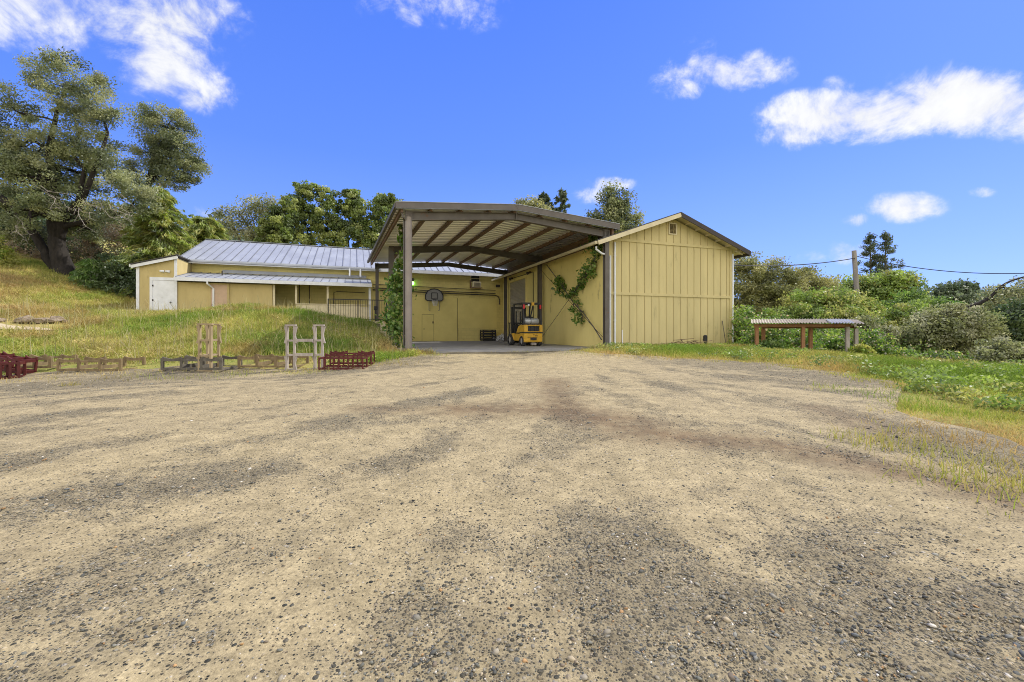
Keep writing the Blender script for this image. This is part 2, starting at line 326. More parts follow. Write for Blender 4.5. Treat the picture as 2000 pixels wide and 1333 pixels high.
def _fit():
    P = CP[:, :2] / 10; n = len(P); D = ((P[:, None] - P[None]) ** 2).sum(-1); K = _k(D) + np.eye(n) * .004
    Q = np.hstack([np.ones((n, 1)), P]); A = np.zeros((n + 3, n + 3)); A[:n, :n] = K; A[:n, n:] = Q; A[n:, :n] = Q.T
    return np.linalg.solve(A, np.concatenate([CP[:, 2], np.zeros(3)]))
TC = _fit()
def hgt(x, y, bumps=True):
    x = np.atleast_1d(np.asarray(x, float)); y = np.atleast_1d(np.asarray(y, float)); out = np.empty(len(x)); P = CP[:, :2] / 10
    for i in range(0, len(x), 20000):
        q = np.stack([x[i:i + 20000], y[i:i + 20000]], 1) / 10
        D = ((q[:, None] - P[None]) ** 2).sum(-1); out[i:i + 20000] = _k(D) @ TC[:-3] + TC[-3] + q @ TC[-2:]
    u, v = WP(x, y)
    if bumps:
        yard = sstep(10, 13, np.hypot(x * .6, y - 2)); out = out + (fbm(x, y, 2.2, 5, 3) - .5) * (.05 + .22 * yard)
    inpad = sstep(-9.6, -8.8, u) * sstep(-2.4, -1.4, v) * sstep(8.5, 7.5, u)
    out = out * (1 - inpad) + .52 * inpad
    por = sstep(11.2, 12.2, v) * (u > -23) * (u < 8) * (v < 27); out = np.where(por > 0, np.minimum(out, out * (1 - por) + np.minimum(out, 1.85) * por), out)
    dock = sstep(-12.9, -12.0, u) * sstep(9.6, 10.6, v) * (v < 27) * (u < 8); out = out * (1 - dock) + np.minimum(out, .8) * dock
    return out
def h1(x, y): return float(hgt(x, y)[0])
def gridmesh(xs, ys):
    X, Y = np.meshgrid(xs, ys); V = np.stack([X.ravel(), Y.ravel(), hgt(X.ravel(), Y.ravel())], 1)
    nx, ny = len(xs), len(ys); i = (np.arange(ny - 1)[:, None] * nx + np.arange(nx - 1)[None]).ravel()
    return V, np.stack([i, i + 1, i + nx + 1, i + nx], 1)
# yard outline (image columns / rows turned into ground points, and on round behind the camera)
def gp(px, py):
    Y = 8.0
    for _ in range(30):
        z = h1((px - 1000) / F * Y, Y); Y = .5 * Y + .5 * max(2, (ZC - z) * F / (py - HZ))
    return ((px - 1000) / F * Y, Y)
yard_px = [(-300, 752), (0, 739), (150, 733), (300, 728), (450, 728), (600, 726), (690, 722), (740, 708), (800, 697), (850, 689)]
yard_pr = [(1125, 689), (1190, 697), (1290, 700), (1400, 704), (1500, 713), (1600, 728), (1700, 745), (1725, 770), (1740, 810), (1790, 850), (1890, 890), (2000, 945), (2200, 1030)]
YP = [gp(*p) for p in yard_px] + [PW((-5.5, -.6, 0))[:2], PW((-1.4, -.6, 0))[:2]] + [gp(*p) for p in yard_pr]
YP += [(5.5, 1), (7, -3), (7, -9), (-2, -10), (-16, -9), (-22, -2), (-19, 6)]
YP = np.array(YP)
def densify(P, n):
    Q = np.vstack([P, P[:1]]); d = np.concatenate([[0], np.cumsum(np.hypot(*np.diff(Q, axis=0).T))]); t = np.linspace(0, d[-1], n, endpoint=False)
    return np.stack([np.interp(t, d, Q[:, 0]), np.interp(t, d, Q[:, 1])], 1)
YB = densify(YP, 900)
for _ in range(14): YB = (YB + np.roll(YB, 1, 0) + np.roll(YB, -1, 0)) / 3
nn = fbm(YB[:, 0] + 50, YB[:, 1] + 50, 1.3, 3, 4) - .5
nrm = np.roll(YB, -1, 0) - np.roll(YB, 1, 0); nrm = np.stack([nrm[:, 1], -nrm[:, 0]], 1) / np.maximum(np.hypot(*nrm.T), 1e-6)[:, None]
YB = YB + nrm * nn[:, None] * 1.1
def _star(c, n):
    a = np.arctan2(YB[:, 1] - c[1], YB[:, 0] - c[0]); a = np.unwrap(a); r = np.hypot(YB[:, 0] - c[0], YB[:, 1] - c[1])
    if a[-1] < a[0]: a = a[::-1]; r = r[::-1]
    a = np.maximum.accumulate(a) + np.arange(len(a)) * 1e-6; t = a[0] + np.arange(n) * 2 * np.pi / n
    rr = np.interp(t, np.concatenate([a, [a[0] + 2 * np.pi + .01]]), np.concatenate([r, [r[0]]]))
    for _ in range(30): rr = (rr + np.roll(rr, 1) + np.roll(rr, -1)) / 3
    return np.stack([c[0] + rr * np.cos(t), c[1] + rr * np.sin(t)], 1)
YB = _star((0, 2.6), 1200)
_d = YB - np.array([0, 2.6]); YM = YB + _d / np.hypot(*_d.T)[:, None] * (.85 * (WP(YB[:, 0], YB[:, 1])[1] < -1.6))[:, None]
def inpoly(x, y, P):
    x = np.asarray(x); y = np.asarray(y); r = np.zeros(len(x), bool); Q = np.roll(P, -1, 0)
    for (x1, y1), (x2, y2) in zip(P[::3], np.roll(P[::3], -1, 0)):
        c = ((y1 > y) != (y2 > y)) & (x < (x2 - x1) * (y - y1) / (y2 - y1 + 1e-12) + x1); r ^= c
    return r
def build_ground():
    xs = np.concatenate([-np.geomspace(900, 46, 22), np.arange(-45, 45.1, .5), np.geomspace(46, 900, 22)])
    ys = np.concatenate([-np.geomspace(500, 14, 14), np.arange(-13, 45, .45), np.geomspace(45.5, 1200, 34)])
    V, Fq = gridmesh(xs, ys)
    ins = inpoly(V[:, 0], V[:, 1], YM); V[ins, 2] -= .07
    m = bpy.data.materials.new('dry_grass_ground'); m.use_nodes = True; nt = m.node_tree; N = nt.nodes; L = nt.links; b = N['Principled BSDF']; b.inputs['Roughness'].default_value = 1; b.inputs['Specular IOR Level'].default_value = .1
    tc = N.new('ShaderNodeTexCoord')
    def noise(s, d=6, r=.6):
        n = N.new('ShaderNodeTexNoise'); n.inputs['Scale'].default_value = s; n.inputs['Detail'].default_value = d; n.inputs['Roughness'].default_value = r; L.new(tc.outputs['Object'], n.inputs['Vector']); return n.outputs['Fac']
    cr = N.new('ShaderNodeValToRGB'); e = cr.color_ramp.elements
    e[0].position = .3; e[0].color = (.17, .21, .045, 1); e[1].position = .72; e[1].color = (.42, .30, .14, 1)
    k = e.new(.5); k.color = (.29, .26, .075, 1)
    mx = N.new('ShaderNodeMath'); mx.operation = 'ADD'; L.new(noise(.45), mx.inputs[0])
    m2 = N.new('ShaderNodeMath'); m2.operation = 'MULTIPLY_ADD'; L.new(noise(9, 4, .7), m2.inputs[0]); m2.inputs[1].default_value = .5; m2.inputs[2].default_value = -.25
    L.new(m2.outputs[0], mx.inputs[1]); L.new(mx.outputs[0], cr.inputs[0]); L.new(cr.outputs[0], b.inputs['Base Color'])
    bp = N.new('ShaderNodeBump'); bp.inputs['Strength'].default_value = .8; bp.inputs['Distance'].default_value = .06; L.new(noise(14, 5, .7), bp.inputs['Height']); L.new(bp.outputs[0], b.inputs['Normal'])
    tag(npmesh('ground', V, Fq, m, smooth=True), None, kind='structure')
build_ground()
# ---- where the yard is dark gravel, where it is bare sand
def pl_dist(x, y, pts):
    P = np.array([gp(*p) for p in pts]); d = np.full(len(x), 1e9)
    for a, b in zip(P[:-1], P[1:]):
        ab = b - a; t = np.clip(((x - a[0]) * ab[0] + (y - a[1]) * ab[1]) / (ab @ ab), 0, 1)
        d = np.minimum(d, np.hypot(x - a[0] - t * ab[0], y - a[1] - t * ab[1]))
    return d
def yard_masks(x, y):
    g = .60 + (fbm(x + 9, y * 1.0 + 3, 1.5, 21, 5) - .5) * 1.5 + (fbm(x * .5, y + 7, .8, 31, 3) - .5) * .8 + (fbm(x + 4, y, .3, 37, 3) - .5) * .8
    for pts, w, s in [([(980, 880), (840, 945), (700, 1010)], .30, -.5), ([(0, 965), (300, 900), (620, 868), (770, 838)], .22, -.5), ([(0, 1075), (300, 1030), (620, 985), (900, 950)], .28, -.45),
                      ([(1180, 890), (1110, 960), (1050, 1080), (1000, 1180)], .30, -.55), ([(880, 1210), (1200, 1180), (1600, 1130), (2000, 1120)], .22, -.45), ([(1350, 900), (1500, 960), (1800, 1010), (2000, 1030)], .3, -.35),
                      ([(600, 800), (760, 760), (900, 715)], .25, -.3), ([(1060, 760), (1010, 810), (960, 850)], .25, -.4), ([(150, 1190), (500, 1140), (900, 1100)], .2, -.35), ([(1300, 830), (1500, 870), (1750, 950)], .3, -.3),
                      ([(1400, 960), (1250, 1010), (1190, 1060)], .2, .25), ([(1200, 1060), (1300, 1100)], .35, .5), ([(1100, 990), (1080, 1070)], .2, .45), ([(800, 1300), (1200, 1280), (1600, 1330)], .3, .5),
                      ([(0, 1250), (200, 1330)], .3, .4), ([(1700, 1120), (1850, 1180), (2000, 1160)], .4, .5), ([(0, 1010), (350, 940), (500, 930)], .25, .4), ([(620, 930), (860, 890)], .25, .3), ([(1400, 1240), (1700, 1300)], .3, .4)]:
        g = g + s * np.exp(-(pl_dist(x, y, pts) / w) ** 2)
    g = g + .28 * np.exp(-((y - 1.7) / .7) ** 2) * sstep(-2.2, .3, x)
    # wheel tracks fanning out of the canopy
    tr = random.Random(12)
    for i in range(48):
        p0 = np.array([tr.uniform(-1.2, 4.2), 15.0]); e_ = np.array([tr.uniform(-17, 9), tr.uniform(0.5, 8)]); c_ = np.array([tr.uniform(-.5, 3.5) + .1 * e_[0], tr.uniform(6.5, 11)])
        q = np.linspace(0, 1, 12)[:, None]; C_ = (1 - q) ** 2 * p0 + 2 * q * (1 - q) * c_ + q * q * e_; w = tr.uniform(.10, .30); sg = tr.choice((-.7, -.6, -.5, -.4, .3)); d = np.full(len(x), 1e9)
        for a, b in zip(C_[:-1], C_[1:]):
            ab = b - a; t = np.clip(((x - a[0]) * ab[0] + (y - a[1]) * ab[1]) / (ab @ ab), 0, 1); d = np.minimum(d, np.hypot(x - a[0] - t * ab[0], y - a[1] - t * ab[1]))
        g = g + sg * np.exp(-(d / w) ** 2) * (.45 + .8 * vn(x, y, 1.1, 200 + i))
    damp = np.zeros(len(x))
    for pts, w, s in [([(900, 800), (1080, 800), (1250, 838)], .42, .9), ([(1080, 745), (1100, 800), (1270, 830)], .35, .75), ([(1230, 845), (1500, 870), (1800, 935), (2000, 985)], .32, .85), ([(700, 800), (960, 812)], .25, .5), ([(1600, 800), (1750, 850)], .3, .5)]:
        damp = np.maximum(damp, s * np.exp(-(pl_dist(x, y, pts) / (w * (.6 + .9 * fbm(x, y, .9, 77, 3)))) ** 2))
    return np.clip(g, 0, 1), np.clip(damp, 0, 1)
def build_yard():
    c = np.array([.0, 2.6]); nb = len(YB); ts = np.concatenate([np.linspace(.0004, .3, 150), np.linspace(.305, 1, 150)])
    V = (c[None, None] + ts[:, None, None] * (YM[None] - c)).reshape(-1, 2); x, y = V.T
    z = hgt(x, y) + .012
    g, d = yard_masks(x, y)
    z = z + (fbm(x, y, .5, 91, 4) - .5) * .035 + (fbm(x, y, .11, 93, 3) - .5) * .016 * (.4 + g)
    # tyre tread ruts
    ed = np.repeat(ts, nb); z = z - .05 * sstep(.985, 1.0, ed)
    i = (np.arange(len(ts) - 1)[:, None] * nb + np.arange(nb)[None]).ravel(); j = (np.arange(len(ts) - 1)[:, None] * nb + (np.arange(nb)[None] + 1) % nb).ravel()
    Fq = np.stack([i, i + nb, j + nb, j], 1)
    m = bpy.data.materials.new('sand_and_gravel'); m.use_nodes = True; nt = m.node_tree; N = nt.nodes; L = nt.links; b = N['Principled BSDF']; b.inputs['Roughness'].default_value = .95; b.inputs['Specular IOR Level'].default_value = .15
    tc = N.new('ShaderNodeTexCoord')
    def noise(s, d=6, r=.6, vec=None):
        n = N.new('ShaderNodeTexNoise'); n.inputs['Scale'].default_value = s; n.inputs['Detail'].default_value = d; n.inputs['Roughness'].default_value = r; L.new(vec or tc.outputs['Object'], n.inputs['Vector']); return n.outputs['Fac']
    def M(op, a, b_=None, c_=None, clamp=False):
        n = N.new('ShaderNodeMath'); n.operation = op; n.use_clamp = clamp
        for k, v in enumerate((a, b_, c_)):
            if v is None: continue
            if isinstance(v, (int, float)): n.inputs[k].default_value = v
            else: L.new(v, n.inputs[k])
        return n.outputs[0]
    def mix(f, a, b_, bl='MIX'):
        n = N.new('ShaderNodeMix'); n.data_type = 'RGBA'; n.blend_type = bl
        if isinstance(f, (int, float)): n.inputs[0].default_value = f
        else: L.new(f, n.inputs[0])
        for k, v in ((6, a), (7, b_)):
            if isinstance(v, tuple): n.inputs[k].default_value = (*v, 1)
            else: L.new(v, n.inputs[k])
        return n.outputs[2]
    def att(nm): a = N.new('ShaderNodeAttribute'); a.attribute_name = nm; return a.outputs['Fac']
    G = M('ADD', att('gravel'), M('MULTIPLY', M('SUBTRACT', noise(5, 8, .75), .5), 2.6)); G = M('MULTIPLY_ADD', G, 1.3, -.18, clamp=True)
    sand = mix(noise(7, 8, .75), (.40, .325, .182), (.235, .19, .108))
    sand = mix(M('MULTIPLY_ADD', noise(.35, 3), 1.6, -.62, clamp=True), sand, (.28, .228, .135))
    def stones(scale, seed):
        v = N.new('ShaderNodeTexVoronoi'); v.inputs['Scale'].default_value = scale; v.inputs['Randomness'].default_value = 1
        mp = N.new('ShaderNodeMapping'); mp.inputs['Location'].default_value = (seed, seed * 2, 0); L.new(tc.outputs['Object'], mp.inputs[0]); L.new(mp.outputs[0], v.inputs['Vector'])
        sp = N.new('ShaderNodeSeparateColor'); L.new(v.outputs['Color'], sp.inputs[0])
        cr = N.new('ShaderNodeValToRGB'); e = cr.color_ramp.elements; e[0].position = 0; e[0].color = (.022, .024, .021, 1); e[1].position = 1; e[1].color = (.50, .45, .36, 1)
        for p, c_ in ((.3, (.045, .046, .038, 1)), (.6, (.095, .088, .066, 1)), (.82, (.20, .155, .09, 1)), (.93, (.30, .25, .17, 1))): k = e.new(p); k.color = c_
        L.new(sp.outputs[0], cr.inputs[0]); return v.outputs['Distance'], cr.outputs[0], sp.outputs[1]
    d1, c1, r1 = stones(38, 0); d2, c2, r2 = stones(95, 5)
    # every stone cell shows where its random number is below the local gravel share
    s2 = M('LESS_THAN', r2, M('MULTIPLY_ADD', G, .56, .16)); s1 = M('LESS_THAN', r1, M('MULTIPLY_ADD', G, .40, .045))
    s1 = M('MULTIPLY', s1, M('LESS_THAN', d1, .42)); s2 = M('MULTIPLY', s2, M('LESS_THAN', d2, .5))
    colr = mix(s2, sand, c2); colr = mix(s1, colr, c1)
    colr = mix(M('MULTIPLY', G, .55), colr, (.13, .112, .074))
    mo = M('MULTIPLY_ADD', noise(48, 8, .85), 3.6, -.86, clamp=False); mo2 = M('MULTIPLY_ADD', noise(4.5, 8, .75), 2.2, -.08)
    def gray(f): c_ = N.new('ShaderNodeCombineColor'); [L.new(f, c_.inputs[k]) for k in range(3)]; return c_.outputs[0]
    colr = mix(.75, colr, gray(mo), 'MULTIPLY'); colr = mix(.7, colr, gray(mo2), 'MULTIPLY')
    D = att('damp'); Dn = M('MULTIPLY', D, M('MULTIPLY_ADD', noise(6, 7, .75), 3.2, -.75, clamp=True), clamp=True)
    dc = mix(noise(2.2, 4), (.050, .042, .034), (.19, .115, .055))
    colr = mix(M('MULTIPLY', Dn, .92), colr, dc); colr = mix(M('MULTIPLY', M('MULTIPLY', s1, D), .7), colr, c1)
    L.new(colr, b.inputs['Base Color'])
    hh = M('ADD', M('MULTIPLY', s1, M('SUBTRACT', .5, d1)), M('MULTIPLY', M('MULTIPLY', s2, M('SUBTRACT', .5, d2)), .45))
    hh = M('ADD', hh, M('MULTIPLY', noise(60, 4, .7), .35))
    bp = N.new('ShaderNodeBump'); bp.inputs['Strength'].default_value = 1; bp.inputs['Distance'].default_value = .022; L.new(hh, bp.inputs['Height']); L.new(bp.outputs[0], b.inputs['Normal'])
    tag(npmesh('gravel_yard', np.column_stack([x, y, z]), Fq, m, smooth=True, attrs={'gravel': g, 'damp': d}), None, kind='structure')
build_yard()
def build_stones():
    # loose pebbles lying on the yard, thinning out with distance
    t = (1 + 5 ** .5) / 2
    ico = np.array([(-1, t, 0), (1, t, 0), (-1, -t, 0), (1, -t, 0), (0, -1, t), (0, 1, t), (0, -1, -t), (0, 1, -t), (t, 0, -1), (t, 0, 1), (-t, 0, -1), (-t, 0, 1)], float); ico /= np.linalg.norm(ico[0])
    fc = np.array([(0, 11, 5), (0, 5, 1), (0, 1, 7), (0, 7, 10), (0, 10, 11), (1, 5, 9), (5, 11, 4), (11, 10, 2), (10, 7, 6), (7, 1, 8), (3, 9, 4), (3, 4, 2), (3, 2, 6), (3, 6, 8), (3, 8, 9), (4, 9, 5), (2, 4, 11), (6, 2, 10), (8, 6, 7), (9, 8, 1)])
    n = 230000; yy = 1.3 * (14 / 1.3) ** RNG.random(n); xx = (RNG.random(n) * 2 - 1) * (yy * 1.25 + .3)
    ok = inpoly(xx, yy, YB); xx, yy = xx[ok], yy[ok]
    g, d = yard_masks(xx, yy); ok = RNG.random(len(xx)) < np.clip(g * .9 + d * .5 - .22, .05, 1) * .5; xx, yy, d = xx[ok], yy[ok], d[ok]; n = len(xx)
    sz = .0026 + .0036 * RNG.lognormal(0, .62, n); sz = np.clip(sz * .78, .0028, .019) * np.clip(.75 + yy * .05, .8, 1.15)
    ax = np.stack([sz * RNG.uniform(.9, 1.6, n), sz * RNG.uniform(.7, 1.1, n), sz * RNG.uniform(.35, .75, n)], 1)
    V = ico[None] * (1 + RNG.uniform(-.22, .22, (n, 12, 1))) * ax[:, None]
    a = RNG.uniform(0, 2 * np.pi, n); ca, sa = np.cos(a)[:, None], np.sin(a)[:, None]
    tl = RNG.normal(0, .25, n)[:, None]; V[:, :, 2] += V[:, :, 0] * tl
    X = V[:, :, 0] * ca - V[:, :, 1] * sa; Y = V[:, :, 0] * sa + V[:, :, 1] * ca
    z = hgt(xx, yy) + .012 + (fbm(xx, yy, .5, 91, 4) - .5) * .035 + ax[:, 2] * .25
    V = np.stack([X + xx[:, None], Y + yy[:, None], V[:, :, 2] + z[:, None]], 2)
    pal = np.array([(.085, .085, .072), (.13, .13, .105), (.19, .175, .135), (.25, .22, .16), (.34, .28, .18), (.10, .105, .10), (.33, .20, .09), (.52, .48, .40), (.15, .12, .085), (.20, .195, .16)])
    c = pal[RNG.choice(len(pal), n, p=[.15, .16, .16, .13, .1, .1, .035, .035, .065, .065])] * RNG.uniform(.75, 1.2, (n, 1)) * (1 - .35 * d[:, None])
    m = bpy.data.materials.new('pebble'); m.use_nodes = True; nt = m.node_tree; b = nt.nodes['Principled BSDF']; at = nt.nodes.new('ShaderNodeAttribute'); at.attribute_name = 'col'
    nt.links.new(at.outputs['Color'], b.inputs['Base Color']); b.inputs['Roughness'].default_value = .85; b.inputs['Specular IOR Level'].default_value = .25
    F3 = (np.arange(n)[:, None, None] * 12 + fc[None]).reshape(-1, 3)
    tag(npmesh('pebbles', V.reshape(-1, 3), F3, m, col=np.repeat(c, 12, 0)), 'loose mixed grey, tan and rusty pebbles strewn over the sandy yard', 'gravel', kind='stuff')
build_stones()
#@@SETTING
# ================================================================ BUILDINGS (pad frame: u right, v away, z up)
Qy = lambda u, v, z: (u, v, z)
def wall_with_battens(mb, u0, u1, v, zf, step, z0=-.3):
    pass
def build_right_building():
    t = thing('gabled_building', 'tan gabled building with vertical battens and a roller door on its shaded side', 'building', (3.55, 7, 0), 'P')
    W1 = 7.16; V1 = 14.4
    rz = lambda u: 6.25 - .36 * abs(u - 3.55)
    mb = MB()   # front wall, pentagon with battens
    mb.prism([(0, -.3), (W1, -.3), (W1, rz(W1) - .16), (3.55, 6.09), (0, rz(0) - .16)], 1, 0, .16)
    k = .41; u = .33
    while u < W1 - .1:
        mb.box(u - .018, u + .018, -.022, .001, -.25, 2.38); mb.box(u - .018, u + .018, -.022, .001, 2.50, 4.80)
        top = rz(u) - .2
        if top > 5.0: mb.box(u - .018, u + .018, -.022, .001, 4.92, top)
        u += k
    fw = obj('front_wall', mb, M_siding, t); nb_ = len(mb.f)
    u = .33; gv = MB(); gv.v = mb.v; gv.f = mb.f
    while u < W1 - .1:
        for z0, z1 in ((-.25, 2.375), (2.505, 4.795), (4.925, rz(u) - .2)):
            if z1 > z0 + .1: gv.box(u - .030, u - .0185, -.004, .002, z0, z1)  # dark strip left of each batten paints in its shadow line
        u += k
    bpy.data.objects.remove(fw); fw = obj('front_wall', gv, M_siding, t); fw.data.materials.append(M_shade_louvre)
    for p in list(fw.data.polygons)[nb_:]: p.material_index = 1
    tr = MB(); tr.box(0, W1, -.045, .001, 2.38, 2.50); tr.box(.02, W1 - .02, -.045, .001, 4.80, 4.92)
    tr.box(-.012, .10, -.04, .001, -.28, 4.79); tr.box(W1 - .10, W1 + .012, -.04, .001, -.28, 4.79); tr.box(.0, .1, -.034, .001, 4.925, 4.98)
    obj('trim_band', tr, M_siding, t)
    mb = MB()  # side walls, with opening for roller door on u=0
    for a, b, z0, z1 in ((.165, 9.85, -.3, 4.78), (9.85, 13.05, 4.25, 4.78), (13.05, V1, -.3, 4.78)): mb.box(0, .16, a, b, z0, z1)
    mb.box(W1 - .16, W1, .165, V1, -2.5, 4.78); mb.box(.16, W1 - .16, V1 - .16, V1, -.3, 4.78)
    obj('side_wall', mb, M_sidewall, t)
    d = MB(); n = 44
    for i in range(n):
        z = -.02 + 4.27 * i / n; z2 = z + 4.27 / n
        d.add([(.09, 9.85, z), (.09, 13.05, z), (.055, 13.05, z + .03), (.055, 9.85, z + .03), (.055, 13.05, z2 - .03), (.055, 9.85, z2 - .03), (.09, 13.05, z2), (.09, 9.85, z2)], [(0, 1, 2, 3), (3, 2, 4, 5), (5, 4, 6, 7)])
    dd = obj('roller_door', d, M_roller, t)
    h = MB().box(-.03, .0, 9.72, 9.85, 0, 4.38); h.box(-.03, 0, 13.05, 13.18, 0, 4.38); h.box(-.032, 0, 9.85, 13.05, 4.25, 4.38); obj('door_frame', h, M_sidewall, dd)
    # roof
    E0, E1, R0, R1 = -.85, 7.85, -.58, V1 + .1
    r = MB(); r.slab([(E0, R0, rz(E0)), (3.55, R0, 6.25), (3.55, R1, 6.25), (E0, R1, rz(E0))], .05)
    r.slab([(3.55, R0, 6.25), (E1, R0, rz(E1)), (E1, R1, rz(E1)), (3.55, R1, 6.25)], .05); ro = obj('roof', r, M_shingle, t)
    s = MB(); s.slab([(E0 + .03, R0 + .03, rz(E0) - .052), (3.549, R0 + .03, 6.195), (3.549, R1, 6.195), (E0 + .03, R1, rz(E0) - .052)], .02)
    s.slab([(3.551, R0 + .03, 6.195), (E1 - .03, R0 + .03, rz(E1) - .052), (E1 - .03, R1, rz(E1) - .052), (3.551, R1, 6.195)], .02); obj('soffit', s, M_trim, ro)
    f = MB()
    f.bar((E0 + .02, R0 + .012, rz(E0) - .14), (3.55, R0 + .012, 6.11), .04, .18); obj('fascia_board', f, M_trim, ro)
    f = MB(); f.bar((3.57, R0 + .012, 6.11), (E1 - .02, R0 + .012, rz(E1) - .14), .04, .18); o = obj('fascia_board', f, M_dark, ro)
    f = MB(); f.bar((E1 - .02, R0 + .04, rz(E1) - .13), (E1 - .02, R1, rz(E1) - .13), .04, .17); obj('fascia_board', f, M_dark, ro)
    for q in range(6):
        u = 4.3 + q * .62; lk = MB(); lk.bar((u, R0 + .05, rz(u) - .115), (u, -.002, rz(u) - .115), .05, .09); obj('lookout_rafter', lk, M_trim, ro)
    lk = MB(); lk.bar((7.18, -.3, rz(7.18) - .2), (7.6, -.3, rz(7.6) - .2), .05, .12); obj('lookout_rafter', lk, M_trim, ro)
    g = MB(); g.box(E0 - .1, E0 + .02, R0 + .05, V1, rz(E0) - .19, rz(E0) - .06); gu = obj('gutter', g, M_trim, t, bevel=.02)
    ds = MB(); ds.tube([(-.80, -.35, 4.40), (-.80, -.35, 4.28), (-.5, -.32, 4.12), (-.28, -.32, 4.1)], .045, 8)
    obj('downspout', ds, M_pvc, gu)
    ds = MB().tube([(.06, -.10, 4.1), (.06, -.10, .02)], .045, 10); obj('downspout', ds, M_pvc, t)
    up = onv(1201, -.07); ds = MB().tube([(up, -.07, 4.72), (up, -.07, .05)], .045, 10)
    for z in (4.1, 2.45, 1.2): ds.tube([(up, -.07, z), (up, -.07, z + .06)], .056, 10)
    obj('standpipe', ds, M_pvc, t)
    ds = MB().tube([(W1 + .06, -.05, 4.62), (W1 + .07, -.05, 4.4), (W1 + .06, -.05, -.3)], .04, 8); obj('downspout', ds, M_pvc, t)
    a, b = onv(1307, 0), onv(1319, 0); z0, z1 = onz(457, (a + b) / 2, 0), onz(438, (a + b) / 2, 0)
    v = MB()
    for x in ((a - .05, a), (b, b + .05)): v.box(x[0], x[1], -.045, 0, z0 - .05, z1 + .05)
    v.box(a, b, -.045, 0, z0 - .05, z0); v.box(a, b, -.045, 0, z1, z1 + .05); ve = obj('gable_vent', v, M_trim, t)
    l = MB(); l.box(a, b, -.006, -.001, z0, z1); obj('vent_opening', l, M_black, ve)
    l = MB(); n = 8
    for i in range(n):
        z = z0 + (z1 - z0) * (i + .15) / n; l.slab([(a, -.045, z), (b, -.045, z), (b, -.008, z + .045), (a, -.008, z + .045)], .008)
    obj('louvre', l, M_shade_louvre, ve)
    c = MB(); c.tube([(-.03, 12.2, 4.5), (-.03, 8.95, 4.46), (-.03, 8.5, 4.46), (-.03, 8.5, 1.4)], .022, 6); obj('conduit', c, M_dark, t)
    for vv in (12.3, 9.0):
        c = MB(); c.box(-.12, -.02, vv - .06, vv + .06, 4.44, 4.56); c.tube([(-.1, vv, 4.5), (-.26, vv - .1, 4.42)], [.05, .10], 10); obj('flood_light', c, M_dark, t)
build_right_building()

